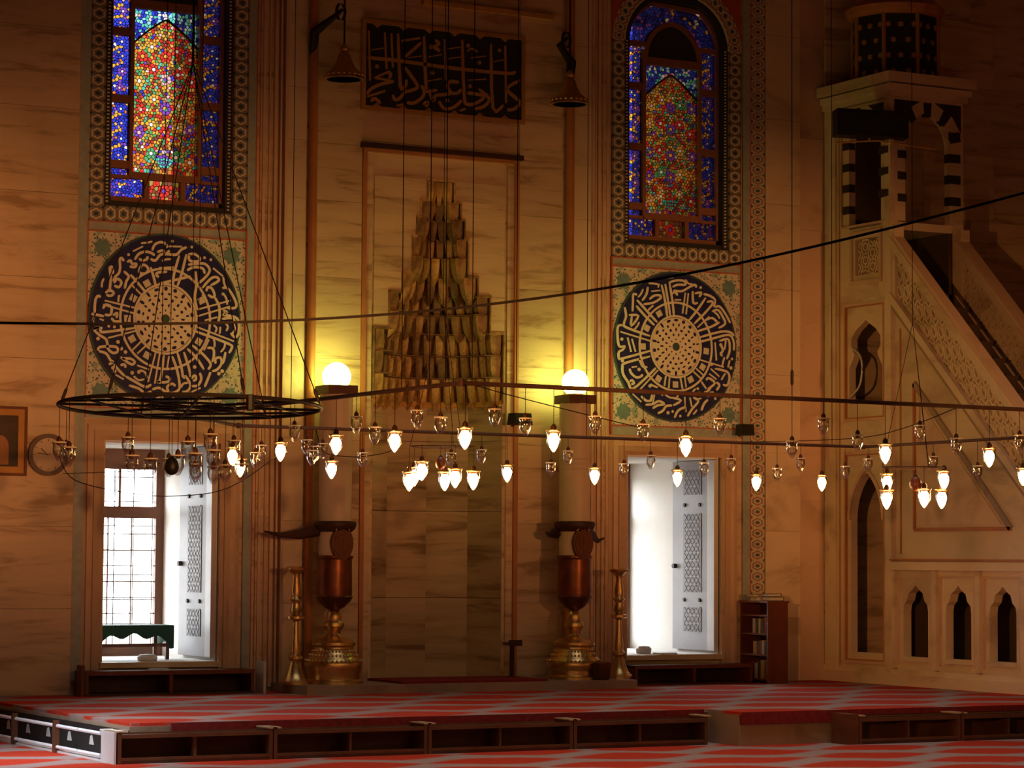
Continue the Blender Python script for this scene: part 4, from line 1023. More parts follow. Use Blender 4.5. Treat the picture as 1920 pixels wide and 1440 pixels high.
# tower side, storey by storey (y runs from the wall at 0 to -1.45)
side_plate('door_storey', YK, -.02, .0, 3.0, [(-1.26, .38), *pointed(-.925, .335, 2.05, .60, 8), (-.59, .38)])
B('door_sill', 'marble_pale', mn, (XM - .0, XM + TP, -1.26, -.59, .0, .38))
hs = [(-1.26, 3.52), (-1.26, 3.98), (-1.18, 4.10), (-1.15, 4.16), (-1.22, 4.24), (-1.22, 4.36), (-1.12, 4.46), (-.99, 4.53), (-.91, 4.58), (-.83, 4.53), (-.70, 4.46), (-.60, 4.36), (-.60, 4.24), (-.67, 4.16), (-.64, 4.10), (-.56, 3.98), (-.56, 3.52)]
side_plate('arch_storey', YK, -.02, 3.0, 4.86, hs)
B('arch_sill', 'marble_pale', mn, (XM, XM + TP, -1.26, -.56, 3.0, 3.52))
side_plate('lattice_storey', YK, -.02, 4.86, 5.76, [(-1.19, 5.16), (-1.19, 5.62), (-.94, 5.621), (-.69, 5.62), (-.69, 5.16)])
B('lattice_sill', 'marble_pale', mn, (XM, XM + TP, -1.19, -.69, 4.86, 5.16))
side_plate('kiosk_storey', YK, -.02, 5.76, 7.5, [(-1.24, 5.84), (-1.24, 6.75), *pointed(-.90, .34, 6.80, .42, 8), (-.56, 6.75), (-.56, 5.84)])
# far side wall, floors and dark inside
B('far_side', 'marble_pale', mn, (XM + XW - .1, XM + XW, YK, -.02, 0, 5.8), (XM + XW - .1, XM + XW, -.35, -.02, 5.8, 7.5), (XM + XW - .1, XM + XW, YK, -1.2, 5.8, 7.5))
B('kiosk_floor', 'marble_pale', mn, (XM + TP, XM + XW - .1, YK + .1, -.02, 5.70, 5.80))
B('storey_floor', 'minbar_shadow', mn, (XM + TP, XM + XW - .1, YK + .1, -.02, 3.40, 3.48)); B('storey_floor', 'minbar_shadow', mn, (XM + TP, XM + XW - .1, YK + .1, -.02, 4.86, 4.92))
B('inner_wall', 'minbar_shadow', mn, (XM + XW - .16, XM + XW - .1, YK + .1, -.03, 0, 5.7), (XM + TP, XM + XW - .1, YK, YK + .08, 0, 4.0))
# corner pilaster, wall pilaster and long mouldings
B('corner_pilaster', 'marble_pale', mn, (XM - .035, XM + .03, YK - .03, YK + .09, 0, 7.45))
B('wall_pilaster', 'marble_pale', mn, (XM - .03, XM + .02, -.30, -.16, .1, 7.4))
B('plinth', 'marble_pale', mn, (XM - .05, XM, -6.6, -.02, 0, .14), (XM - .02, XM, -6.6, -.02, .14, .20))
for y_, wd_ in ((-.13, .025), (-.345, .02), (-1.34, .02)):
    B('dark_fillet', 'redstone', mn, (XM - .008, XM + .001, y_ - wd_, y_, .2, 7.4))
# raised frames around the openings
def yzframe(name, y0, y1, z0, z1, w_, mat, d=.03):
    B(name, mat, mn, (XM - d, XM + .001, y0, y0 + w_, z0, z1), (XM - d, XM + .001, y1 - w_, y1, z0, z1), (XM - d, XM + .001, y0 + w_, y1 - w_, z0, z0 + w_), (XM - d, XM + .001, y0 + w_, y1 - w_, z1 - w_, z1))
yzframe('arch_frame', -1.36, -.47, 3.30, 4.80, .045, 'marble_rose'); yzframe('arch_fillet', -1.33, -.50, 3.33, 4.77, .018, 'redstone', .036)
yzframe('lattice_frame', -1.27, -.60, 5.04, 5.72, .05, 'marble_rose'); yzframe('door_frame', -1.36, -.47, .24, 2.92, .04, 'marble_rose'); yzframe('door_fillet', -1.325, -.505, .28, 2.88, .015, 'redstone', .036)
yzframe('kiosk_frame', -1.37, -.40, 5.78, 7.34, .03, 'marble_rose')
mb = MB(); mb.stroke(pointed(-.925, .36, 2.05, .64, 8), .05, 'yz', XM - .025, XM + .01, taper=False); mb.build('door_arch_moulding', 'marble_rose', mn)
# openwork lattice helper: interlaced hexagons inside a band
def hexlat(mb, org, du, dv, L, Wd, R, x0, x1, w_):
    """hexagon lattice in the yz plane; org + u*du + v*dv, u in 0..L, v in 0..Wd"""
    def T(u_, v_): return (org[0] + du[0] * u_ + dv[0] * v_, org[1] + du[1] * u_ + dv[1] * v_)
    ok = lambda u_, v_: -.001 <= u_ <= L + .001 and -.001 <= v_ <= Wd + .001
    seen = set()
    nu = int(L / (R * 1.5)) + 2; nv = int(Wd / (R * 1.732)) + 2
    for i in range(nu):
        for j in range(-1, nv):
            cu, cv = i * R * 1.5, j * R * 1.732 + (R * .866 if i % 2 else 0)
            for rr, a0 in ((R, 0), (R * .52, pi / 6)):
                pts = [(cu + rr * cos(a0 + k * pi / 3), cv + rr * sin(a0 + k * pi / 3)) for k in range(7)]
                for a, b in zip(pts[:-1], pts[1:]):
                    key = tuple(sorted(((round(a[0], 3), round(a[1], 3)), (round(b[0], 3), round(b[1], 3)))))
                    if ok(*a) and ok(*b) and key not in seen:
                        seen.add(key); mb.stroke([T(*a), T(*b)], w_, 'yz', x0 + .0006 * (len(seen) % 5), x1, taper=False)
            for k in range(3):
                a = (cu + R * .50 * cos(pi / 6 + k * 2 * pi / 3), cv + R * .50 * sin(pi / 6 + k * 2 * pi / 3)); b = (cu + R * .86 * cos(pi / 6 + k * 2 * pi / 3), cv + R * .86 * sin(pi / 6 + k * 2 * pi / 3))
                if ok(*a) and ok(*b): mb.stroke([T(*a), T(*b)], w_ * .8, 'yz', x0 + .004 + .0006 * k, x1, taper=False)
mb = MB(); hexlat(mb, (-1.18, 5.17), (1, 0), (0, 1), .49, .45, .10, XM + .02, XM + .07, .022)
tag(mb.build('window_lattice', 'marble_pale', mn), 'small pierced marble grille', kind='stuff')
# stair side: base storey with arched niches
ya = [-1.48 - .832 * k for k in range(7)]
for k in range(6):
    y1_, y0_ = ya[k], ya[k + 1]; c = (y0_ + y1_) / 2; hw = .245
    pts = [(c - hw, .34), (c - hw, .92), (c - hw + .015, 1.0), (c - .17, 1.05), (c - .14, 1.14), (c - .07, 1.18), (c, 1.24), (c + .07, 1.18), (c + .14, 1.14), (c + .17, 1.05), (c + hw - .015, 1.0), (c + hw, .92), (c + hw, .34)]
    if y0_ > -6.5:
        mb = MB(); arch_plate(mb, y0_ + .04, y1_ - .04, .14, 1.42, pts, 'yz', XM + .02, XM + .14); mb.box(XM + .02, XM + .14, c - hw, c + hw, .14, .34); mb.build('niche_panel', 'marble_pale', mn)
        B('niche_sill', 'marble_pale', mn, (XM - .01, XM + .10, c - hw - .02, c + hw + .02, .30, .36))
        d = .0
        B('niche_frame', 'marble_rose', mn, (XM, XM + .03, c - .345, c - .315, .26, 1.36), (XM, XM + .03, c + .315, c + .345, .26, 1.36), (XM, XM + .03, c - .315, c + .315, 1.33, 1.36))
    B('base_pilaster', 'marble_pale', mn, (XM - .032, XM + .135, y1_ - .045, y1_ + .042, .21, 1.415))
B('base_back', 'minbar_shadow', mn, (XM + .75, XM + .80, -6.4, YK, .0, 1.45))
B('base_string', 'marble_pale', mn, (XM - .04, XM + .14, -6.5, YK, 1.42, 1.52)); B('base_fillet', 'redstone', mn, (XM - .045, XM + .02, -6.5, YK, 1.535, 1.56))
# triangular wall below the balustrade
SL = .9495
zb_ = lambda y: 4.74 + (y + 1.49) * SL           # underside of the balustrade
yend = -1.49 - (4.74 - 1.52) / SL
mb = MB(); mb.prism([(YK, 1.52), (YK, zb_(YK)), (yend, 1.52)], 'yz', XM + .03, XM + .14); mb.build('stair_wall', 'marble_pale', mn)
tri = [(-1.885, 3.72), (-1.885, 1.92), (-3.72, 1.92)]
mb = MB(); mb.prism([(-1.93, 3.55), (-1.93, 1.965), (-3.55, 1.965)], 'yz', XM + .018, XM + .04); mb.build('triangle_field', 'marble_rose', mn)
for a, b, w_, nm in ((tri[0], tri[1], .03, 'triangle_moulding'), (tri[1], tri[2], .045, 'triangle_moulding'), (tri[2], tri[0], .075, 'triangle_moulding')):
    mb = MB(); mb.stroke([a, b], w_, 'yz', XM - .0, XM + .05, taper=False); mb.build(nm, 'redstone' if w_ < .07 else 'stone', mn)
mb = MB(); mb.stroke([(-1.60, 4.42), (-1.60, 1.62)], .02, 'yz', XM + .015, XM + .05, taper=False); mb.build('triangle_edge', 'redstone', mn)
# balustrades on both sides
du = (-1 / sqrt(1 + SL * SL), -SL / sqrt(1 + SL * SL)); dv = (0, 1)
LB_ = 6.6
for sx, fl_ in ((XM, 0), (XM + XW - .1, 1)):
    y0_ = YK; z0_ = zb_(y0_)
    def T(u_, v_): return (y0_ + du[0] * u_, z0_ + du[1] * u_ + v_)
    for v_, w_, mt, d in ((.06, .12, 'marble_pale', .045), (.76, .12, 'marble_pale', .05), (.86, .07, 'marble_rose', .03), (-.035, .06, 'stone', .03)):
        mb = MB(); mb.prism([T(0, v_ - w_ / 2), T(LB_, v_ - w_ / 2), T(LB_, v_ + w_ / 2), T(0, v_ + w_ / 2)], 'yz', sx - d, sx + .12); mb.build('sloping_rail', mt, mn)
    mb = MB(); hexlat(mb, (y0_, z0_ + .12), du, dv, LB_, .58, .125, sx + .02, sx + .06, .027)
    tag(mb.build('balustrade_lattice', 'marble_pale', mn), 'pierced marble lattice along the stair', kind='stuff')
    mb = MB(); mb.prism([T(.02, .02), T(LB_, .02), T(LB_, .74), T(.02, .74)], 'yz', sx + .10, sx + .118); mb.build('balustrade_shade_sheet', 'stripe_dark', mn)  # added dark sheet: shade behind the lattice holes put into its colour
    B('balustrade_post', 'marble_pale', mn, (sx - .02, sx + .12, YK - .10, YK, z0_ - .1, z0_ + .95))
for k in range(20):
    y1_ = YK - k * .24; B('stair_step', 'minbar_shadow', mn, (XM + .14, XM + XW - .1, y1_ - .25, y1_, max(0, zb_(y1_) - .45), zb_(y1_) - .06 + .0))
# kiosk front with striped arch
mb = MB(); arch_plate(mb, XM, XM + XW, 5.80, 7.5, [(XM + .22, 5.80), (XM + .22, 6.72), *pointed(XM + .57, .35, 6.76, .44, 8), (XM + .92, 6.72), (XM + .92, 5.80)], 'xz', YK - .001, YK + .10); mb.build('kiosk_front', 'marble_pale', mn)
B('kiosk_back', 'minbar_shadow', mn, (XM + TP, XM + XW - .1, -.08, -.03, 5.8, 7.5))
for zz_ in (6.02, 6.30, 6.57, 6.85):
    B('dark_stripe', 'stripe_dark', mn, (XM - .006, XM + .09, -.57, -.40, zz_ - .05, zz_ + .05)); B('dark_stripe', 'stripe_dark', mn, (XM - .038, XM + .09, -1.44, -1.23, zz_ + .08, zz_ + .17))
    B('dark_stripe', 'stripe_dark', mn, (XM + .10, XM + .235, YK - .008, YK + .09, zz_ + .02, zz_ + .12)); B('dark_stripe', 'stripe_dark', mn, (XM + .905, XM + 1.09, YK - .008, YK + .09, zz_ + .02, zz_ + .13))
for k in range(5):
    a = pi * (k + .5) / 5 + .0
    if k in (0, 1, 2, 3, 4):
        q = lambda r_, aa: (XM + .57 + r_ * cos(aa), 6.76 + r_ * 1.05 * sin(aa))
        mb = MB(); mb.prism([q(.37, a - .13), q(.54, a - .12), q(.54, a + .12), q(.37, a + .13)], 'xz', YK - .010, YK + .05); mb.build('voussoir', 'stripe_dark', mn)
for s_ in (-1, 1):
    mb = MB(); mb.prism([(XM + .57 + s_ * .12, 7.33), (XM + .57 + s_ * .53, 7.33), (XM + .57 + s_ * .53, 6.98), (XM + .57 + s_ * .40, 7.17)], 'xz', YK - .009, YK + .05); mb.build('dark_spandrel', 'stripe_dark', mn)
    mb = MB(); mb.prism([(-.90 + s_ * .08, 7.31), (-.90 + s_ * .43, 7.31), (-.90 + s_ * .43, 6.98), (-.90 + s_ * .33, 7.14)], 'yz', XM - .008, XM + .05); mb.build('dark_spandrel', 'stripe_dark', mn)
for zz_, o_ in ((7.36, .045), (7.44, .08), (7.54, .13)):
    B('cornice', 'marble_pale', mn, (XM - o_, XM + XW + o_, YK - o_, -.03, zz_, zz_ + (.08 if zz_ < 7.5 else .12)))
# octagonal drum with gold rosettes
dc = (XM + .60, -.74); DR = .56; z0, z1 = 7.66, 8.52
oc = [(dc[0] + DR * cos(radians(22.5 + 45 * k - 28.8)), dc[1] + DR * sin(radians(22.5 + 45 * k - 28.8))) for k in range(8)]
for k in range(8):
    (xa, ya_), (xb, yb) = oc[k], oc[(k + 1) % 8]
    nx, ny = (xa + xb) / 2 - dc[0], (ya_ + yb) / 2 - dc[1]; L = hypot(nx, ny); nx /= L; ny /= L
    mb = MB(); mb.prism([(xa, ya_), (xb, yb), (xb - nx * .05, yb - ny * .05), (xa - nx * .05, ya_ - ny * .05)], 'xy', z0, z1); pnl = mb.build('drum_panel', 'drum_dark', mn)
    mb = MB(); tx, ty = (xb - xa), (yb - ya_)
    for r_ in range(4):
        for f_ in ((.28, .72) if r_ % 2 == 0 else (.12, .5, .88)):
            cx_, cy_, cz_ = xa + tx * f_, ya_ + ty * f_, z0 + .10 + r_ * .20; rr = .045
            ln = hypot(tx, ty); ux, uy = tx / ln, ty / ln
            ring = [(cx_ + ux * rr * (1 if i % 2 else .6) * cos(pi * i / 6) + nx * .012, cy_ + uy * rr * (1 if i % 2 else .6) * cos(pi * i / 6) + ny * .012, cz_ + rr * (1 if i % 2 else .6) * sin(pi * i / 6)) for i in range(12)]
            back = [(a - nx * .015, b - ny * .015, c_) for a, b, c_ in ring]
            mb.face(ring); 
            for i in range(12): j = (i + 1) % 12; mb.face([ring[i], back[i], back[j], ring[j]])
    tag(mb.build('rosettes', 'drum_gold', pnl), kind='stuff')
    mb = MB(); mb.tube([(xa, ya_, z0), (xa, ya_, z1)], .028, 8); mb.build('drum_rib', 'drum_gold', mn)
mb = MB(); mb.lathe([(DR + .02, z1 - .02), (DR + .07, z1 + .03), (DR + .09, z1 + .10), (DR + .03, z1 + .14), (DR - .03, z1 + .16), (.30, z1 + 1.0), (.05, z1 + 2.4), (.01, z1 + 2.5)], dc[0], dc[1], 16); mb.build('spire', 'redstone', mn)
# column loudspeaker slung across the kiosk
sp = thing('loudspeaker', 'long black column loudspeaker slung across the pulpit kiosk', 'loudspeaker', (4.62, -1.75, 6.9))
c0 = onD(1632, 232, 33.4); ax = np.array([rt[0], rt[1], 0]) * 1.0; ax = ax / np.linalg.norm(ax)
sp.location = (c0[0], c0[1], c0[2])
mb = MB(); hx, hy, hz = .455, .14, .165
mb.prism([(-hx, -hz), (hx, -hz * 1.15), (hx, hz * .85), (-hx, hz)], 'xz', -hy, hy); bx_ = mb.build('speaker_box', 'black_box', None); bx_.parent = sp; bx_.rotation_euler = (0, 0, math.atan2(ax[1], ax[0]) + .12)
mb = MB(); mb.box(-hx + .03, hx - .03, -hy - .008, -hy + .01, -hz + .03, hz - .05); gr = mb.build('speaker_grille', 'black_in', None); gr.parent = bx_
mb = MB(); mb.tube([(-.42, .08, -.24), (.1, .06, -.20), (.85, .02, -.30)], .012, 6); mb.tube([(0, .06, -.21), (0, .04, -.12)], .015, 6); bk = mb.build('mounting_rod', 'goldpaint', None); bk.parent = bx_

# ================================================================== LAMP RINGS
ZR = 2.65
# large angular lamp frame
V = [(-7.66, -13.26), (-.10, -12.80), (.10, -6.99), (-6.64, -7.25), (-7.68, -8.45)]
big = thing('angular_chandelier', 'large angular iron lamp frame spanning the view in front of the niche', 'chandelier', (-3.8, -10, ZR))
for a, b in zip(V, V[1:] + V[:1]):
    mb = MB(); mb.tube([(a[0], a[1], ZR), (b[0], b[1], ZR)], .0150, 8); mb.build('bar', 'rust_iron', big)
for q in V: 
    mb = MB(); mb.lathe([(.022, ZR - .022), (.026, ZR), (.022, ZR + .022)], q[0], q[1], 8); mb.build('joint', 'rust_iron', big)
mb = MB()
def on_bar(px, py, k):
    """where the ray through a measured point meets the upright plane through bar k"""
    a, b = V[k], V[(k + 1) % 5]; nx, ny = b[1] - a[1], a[0] - b[0]; d = ray(px, py)
    t_ = (nx * (a[0] - CAM[0]) + ny * (a[1] - CAM[1])) / (nx * d[0] + ny * d[1]); return CAM + d * t_
def on_near(px, py):
    p_ = on_bar(px, py, 0)
    return p_ if p_[0] > V[0][0] else on_bar(px, py, 4)
def on_far(px, py):
    p_ = on_bar(px, py, 2)
    if p_[0] > V[2][0]: return on_bar(px, py, 1)
    return p_ if p_[0] > V[3][0] else on_bar(px, py, 3)
for px in (753, 805, 835):
    p_ = onX(px, 730, -7.67); mb = MB(); mb.tube([(-7.67, p_[1], ZR), (-7.67, p_[1], ZT)], .0032, 5); mb.build('chain', 'wire', big)
for px in (885, 968, 1485):
    p_ = on_near(px, 730); mb = MB(); mb.tube([(p_[0], p_[1], ZR), (p_[0], p_[1], ZT)], .0032, 5); mb.build('chain', 'wire', big)
    if px == 1485: mb = MB(); mb.lathe([(.006, ZR + .09), (.011, ZR + .11), (.011, ZR + .18), (.006, ZR + .20)], p_[0], p_[1], 8); mb.build('turnbuckle', 'iron', big)
for px in (545, 1100, 1560):
    p_ = on_far(px, 800); mb = MB(); mb.tube([(p_[0], p_[1], ZR), (p_[0], p_[1], ZT)], .0036, 5); mb.build('chain', 'wire', big)
# small round ring at left
RC = onD(357, 763, 17.0); RR = 245 * 17.0 / F
ring = thing('lamp_ring', 'round black iron lamp ring with crossed bars hanging before the left medallion', 'chandelier', tuple(RC))
hd = np.array([fw[0], fw[1], 0]); hd /= np.linalg.norm(hd); lat = np.array([rt[0], rt[1], 0]); lat /= np.linalg.norm(lat)
def RP(a, r_=1.0, dz=0.0): return tuple(RC + lat * RR * r_ * cos(a) + hd * RR * r_ * sin(a) + np.array([0, 0, -.030 * r_ * sin(a) + dz]))
mb = MB(); mb.tube([RP(2 * pi * i / 48) for i in range(48)], .0125, 8, closed=True); mb.build('rim', 'iron', ring, smooth=True)
mb = MB(); mb.tube([RP(2 * pi * i / 32, .34) for i in range(32)], .009, 6, closed=True); mb.build('inner_rim', 'iron', ring, smooth=True)
for k in range(4):
    a = pi * k / 4 + .2
    mb = MB(); mb.tube([RP(a), RP(a + pi)], .0095, 6); mb.build('spoke', 'iron', ring)
for a, b in ((.45, 2.3), (2.0, 3.9), (3.6, 5.4), (5.2, 6.9)):
    mb = MB(); mb.tube([RP(a), RP(b)], .008, 6); mb.build('cross_bar', 'iron', ring)
apex = onD(362, 118, 17.0)
for k in range(6):
    a = pi * k / 3 + .0
    mb = MB(); mb.tube([RP(a), tuple(apex)], .0038, 5); mb.build('chain', 'wire', ring)
    e_ = np.array(RP(a)); d_ = (apex - e_) / np.linalg.norm(apex - e_)
    mb = MB(); mb.tube([tuple(e_ + d_ * .03), tuple(e_ + d_ * .05), tuple(e_ + d_ * .11), tuple(e_ + d_ * .13)], [.004, .011, .011, .004], 6); mb.build('turnbuckle', 'iron', ring)
mb = MB(); mb.tube([tuple(apex), (apex[0], apex[1], ZT)], .008, 6); mb.build('main_chain', 'wire', ring)
for dx in (-38, -22, 18, 30):
    q = onD(340 + dx, 750, 17.0); mb = MB(); mb.tube([(q[0], q[1], RC[2]), (q[0] + .02, q[1], ZT)], .0028, 5); mb.build('cable', 'wire', ring)
mb = MB(); q = RP(-1.0); mb.lathe([(.02, q[2] - .085), (.028, q[2] - .08), (.028, q[2] + .01), (.02, q[2] + .015)], q[0], q[1], 8); mb.build('junction_box', 'black_box', ring)
# two small wire rings inside the large frame
def wire_ring(px, py, hwpx, dep, lab):
    c = onD(px, py, dep); R_ = hwpx * dep / F
    t_ = thing('wire_lamp_ring', lab, 'chandelier', tuple(c), 'small wire lamp rings')
    mb = MB(); mb.tube([(c[0] + R_ * cos(a), c[1] + R_ * sin(a), c[2]) for a in [2 * pi * i / 32 for i in range(32)]], .006, 6, closed=True); mb.build('ring', 'rust_iron', t_, smooth=True)
    for k in range(3):
        a = 2 * pi * k / 3 + .4; mb = MB(); mb.tube([(c[0] + R_ * cos(a), c[1] + R_ * sin(a), c[2]), (c[0], c[1], c[2] + 1.2)], .0025, 5); mb.build('hanger', 'wire', t_)
    mb = MB(); mb.tube([(c[0], c[1], c[2] + 1.2), (c[0], c[1], ZT)], .003, 5); mb.build('chain', 'wire', t_)
    return c, R_
c1, R1 = wire_ring(829, 838, 61, 22.0, 'small wire lamp ring carrying lit bulbs in front of the niche')
c2, R2 = wire_ring(1712, 877, 58, 22.0, 'small wire lamp ring carrying lit bulbs in front of the pulpit')

# ---- hanging glass lamps: one of each kind, then copies
def proto_lamp(lit):
    g = MB(); g.lathe([(.006, -.062), (.014, -.056), (.020, -.045), (.036, -.015), (.040, .012), (.036, .035), (.043, .052), (.041, .053), (.034, .036), (.0375, .012), (.033, -.014), (.004, -.05)], n=16)
    go = g.build('glass_cup', 'lamp_glass', None, smooth=True)
    r_ = MB(); r_.lathe([(.0405, .049), (.0445, .051), (.0445, .056), (.0405, .057)], n=16); ro = r_.build('rim', 'brass' if lit else 'bead_white', None, smooth=True)
    s_ = MB(); s_.lathe([(.010, .035), (.016, .04), (.016, .075), (.006, .09)], n=10); so = s_.build('socket', 'bronze_dark', None, smooth=True)
    out = [go, ro, so]
    if lit:
        b = MB(); b.lathe([(.004, -.052), (.014, -.046), (.024, -.028), (.031, -.004), (.030, .016), (.018, .036), (.008, .042)], n=14); out.append(b.build('bulb', 'bulb_lit', None, smooth=True))
    else:
        b = MB(); b.lathe([(.002, -.040), (.012, -.034), (.018, -.018), (.014, .006), (.007, .02)], n=10); out.append(b.build('wick_cup', 'lamp_glass', None, smooth=True))
    return out
PR = {True: proto_lamp(True), False: proto_lamp(False)}
used = {True: False, False: False}
WIRE = MB().tube([(0, 0, 0), (0, 0, 1)], .0022, 5).build('wire', 'wire', None)
wire_used = [False]
def lamp(p_, lit, ztop, label, group, scale=1.0):
    t_ = thing('glass_lamp', label, 'lamp', tuple(p_), group)
    for src in PR[lit]:
        if not used[lit]: o = src; o.parent = t_
        else: o = copy_under(src, t_)
        o.scale = (scale,) * 3
    used[lit] = True
    if not wire_used[0]: o = WIRE; o.parent = t_; wire_used[0] = True
    else: o = copy_under(WIRE, t_)
    o.location = (0, 0, .07 * scale); o.scale = (1, 1, max(.02, ztop + .012 - p_[2] - .07 * scale))
    return t_
ORD = ['first', 'second', 'third', 'fourth', 'fifth', 'sixth', 'seventh', 'eighth', 'ninth', 'tenth', 'eleventh', 'twelfth', 'thirteenth', 'fourteenth', 'fifteenth', 'sixteenth', 'seventeenth', 'eighteenth', 'nineteenth', 'twentieth',
       'twenty-first', 'twenty-second', 'twenty-third', 'twenty-fourth', 'twenty-fifth', 'twenty-sixth']
near_lit = [(526, 846), (630, 833), (740, 827), (872, 821), (1038, 826), (1286, 836), (1660, 850), (1855, 857)]
near_dark = [(552, 812), (668, 796), (703, 816), (782, 785), (826, 798), (928, 783), (985, 800), (1206, 811), (1116, 796), (1350, 800), (1485, 842), (1544, 799), (1608, 830), (1725, 812), (1793, 836), (1912, 830)]
far_lit = [(436, 855), (450, 877), (622, 880), (951, 887), (1115, 892), (1270, 896), (1418, 904), (1541, 905), (1918, 893)]
far_dark = [(490, 848), (479, 862), (575, 838), (592, 850), (605, 845), (585, 858), (680, 862), (903, 856), (846, 862), (1033, 880), (1065, 858), (1170, 882), (1220, 866), (1320, 880), (1371, 872), (1457, 890), (1501, 871), (1585, 886), (1628, 872), (1750, 868), (1833, 886)]
for lst, near, lit, txt in ((near_lit, True, True, 'lit glass lamp on the near bar of the large frame, %s from the left'), (near_dark, True, False, 'unlit clear glass lamp on the near bar of the large frame, %s from the left'),
                       (far_lit, False, True, 'lit glass lamp on the far bar of the large frame, %s from the left'), (far_dark, False, False, 'unlit clear glass lamp on the far bar of the large frame, %s from the left')):
    lst.sort()
    for i, (px, py) in enumerate(lst):
        p_ = on_near(px, py) if near else on_far(px, py)
        zt = ZR
        if p_[2] > ZR - .1: p_ = np.array([p_[0], p_[1], ZR - .1])
        lamp(p_, lit, zt, txt % ORD[i], 'lit lamps on the large frame' if lit else 'unlit lamps on the large frame', (1.0 if near else 1.12) * (1.2 if lit else 1.0))
for cc, RR_, pts, txt in ((c1, R1, [(768, 902), (776, 893), (793, 882), (833, 902), (855, 896), (888, 900)], 'lit glass bulb lamp on the small wire ring before the niche, %s from the left'),
                     (c2, R2, [(1659, 936), (1669, 905), (1724, 933), (1768, 935), (1791, 900)], 'lit glass bulb lamp on the small wire ring before the pulpit, %s from the left')):
    for i, (px, py) in enumerate(pts):
        dl = (px - (829 if cc is c1 else 1712)) * 22.0 / F
        s_ = 1 if i % 2 else -1
        dd = s_ * sqrt(max(0, RR_ ** 2 - dl ** 2)) if abs(dl) < RR_ else 0
        q_ = cc + lat * max(-RR_, min(RR_, dl)) + hd * dd; p_ = onD(px, py, float((q_ - CAM) @ fw)); p_ = np.array([q_[0], q_[1], p_[2]])
        lamp(p_, True, cc[2], txt % ORD[i], 'lit lamps on the small wire rings', 1.35)
ringlamps = [(103, 846), (120, 852), (148, 856), (218, 836), (278, 872), (291, 876), (314, 878), (340, 886), (366, 872), (384, 846), (398, 868), (396, 888), (412, 842), (425, 832), (431, 862), (428, 886), (374, 890)]
ringlamps.sort()
for i, (px, py) in enumerate(ringlamps):
    dl = (px - 357) * 17.0 / F
    s_ = 1 if i % 2 else -1
    dd = s_ * sqrt(max(0, RR ** 2 - dl ** 2))
    dl = max(-RR, min(RR, dl * (17.0 + dd) / 17.0)); dd = s_ * sqrt(max(0, RR ** 2 - dl ** 2))
    q_ = RC + lat * dl + hd * dd; p_ = onD(px, py, float((q_ - CAM) @ fw)); p_ = np.array([q_[0], q_[1], p_[2]])
    if i == 0: RL0 = p_ + np.array([0, 0, -.03])
    lamp(p_, False, RC[2] - .03 * dd / RR, 'unlit glass lamp under the round black ring, %s from the left' % ORD[i], 'unlit lamps under the round ring', 1.05)
# dark eggs hung among the lamps
def egg(px, py, cc, R_, r_, mat, lab, pxc, dep, zo=0.0):
    dl = (px - pxc) * dep / F; dd = -sqrt(max(0, R_ ** 2 - dl ** 2)); q_ = cc + lat * dl + hd * dd
    c = onD(px, py, float((q_ - CAM) @ fw)); c = np.array([q_[0], q_[1], c[2]]); zt = cc[2] - zo * dd / R_
    t_ = thing('hanging_egg', lab, 'egg', tuple(c), 'dark eggs hung among the lamps')
    mb = MB(); mb.lathe([(max(.002, r_ * sin(pi * i / 12) * (1 - .12 * cos(pi * i / 12) * -1)), c[2] - r_ * 1.3 * cos(pi * i / 12)) for i in range(13)], c[0], c[1], 18); mb.build('egg_shell', mat, t_, smooth=True)
    mb = MB(); mb.lathe([(.012, c[2] + r_ * 1.25), (.02, c[2] + r_ * 1.3), (.006, c[2] + r_ * 1.5)], c[0], c[1], 8); mb.build('cap', 'iron', t_)
    mb = MB(); mb.tube([(c[0], c[1], c[2] + r_ * 1.3), (c[0], c[1], zt)], .002, 5); mb.build('wire', 'wire', t_)
egg(355, 874, RC, RR, .043, 'black_box', 'round black ball hanging below the round lamp ring', 357, 17.0, .03)
egg(828, 868, c1, R1, .042, 'egg', 'dark brown egg hanging at the small wire ring before the niche', 829, 22.0)
egg(1708, 907, c2, R2, .048, 'egg', 'reddish brown egg hanging at the small wire ring before the pulpit', 1712, 22.0)

# ---- cables
def cable(pts, r_, lab, mat='wire', name='cable'):
    q = [Vector(p) for p in pts]; P_ = []
    for i in range(len(q) - 1):
        a = q[max(i - 1, 0)]; b = q[i]; c = q[i + 1]; d = q[min(i + 2, len(q) - 1)]
        for k in range(6):
            t_ = k / 6; P_.append(.5 * ((2 * b) + (c - a) * t_ + (2 * a - 5 * b + 4 * c - d) * t_ * t_ + (3 * b - a - 3 * c + d) * t_ ** 3))
    P_.append(q[-1])
    mb = MB(); mb.tube(P_, r_, 6); return tag(mb.build(name, mat, smooth=True), lab, 'cable')
cd = 13.0
kn = [(0, 605), (240, 608), (450, 604), (700, 590), (960, 566), (1250, 521), (1600, 444), (1920, 362)]
co = np.polyfit([k[0] for k in kn], [k[1] for k in kn], 4)
pts_ = [onD(x, float(np.polyval(co, x)), cd) for x in np.linspace(0, 1920, 41)]
kL = (pts_[0][0] - (XL + .02)) / cos(PHI); kR = ((XR - .02) - pts_[-1][0]) / cos(PHI)
eL = pts_[0] - lat * kL + np.array([0, 0, .012]) * kL; eR = pts_[-1] + lat * kR + np.array([0, 0, .21]) * kR
mb = MB(); mb.tube([eL, *pts_, eR], .0072, 6)
tag(mb.build('cable', 'wire', smooth=True), 'long black cable sweeping right across the hall in front of everything', 'cable')
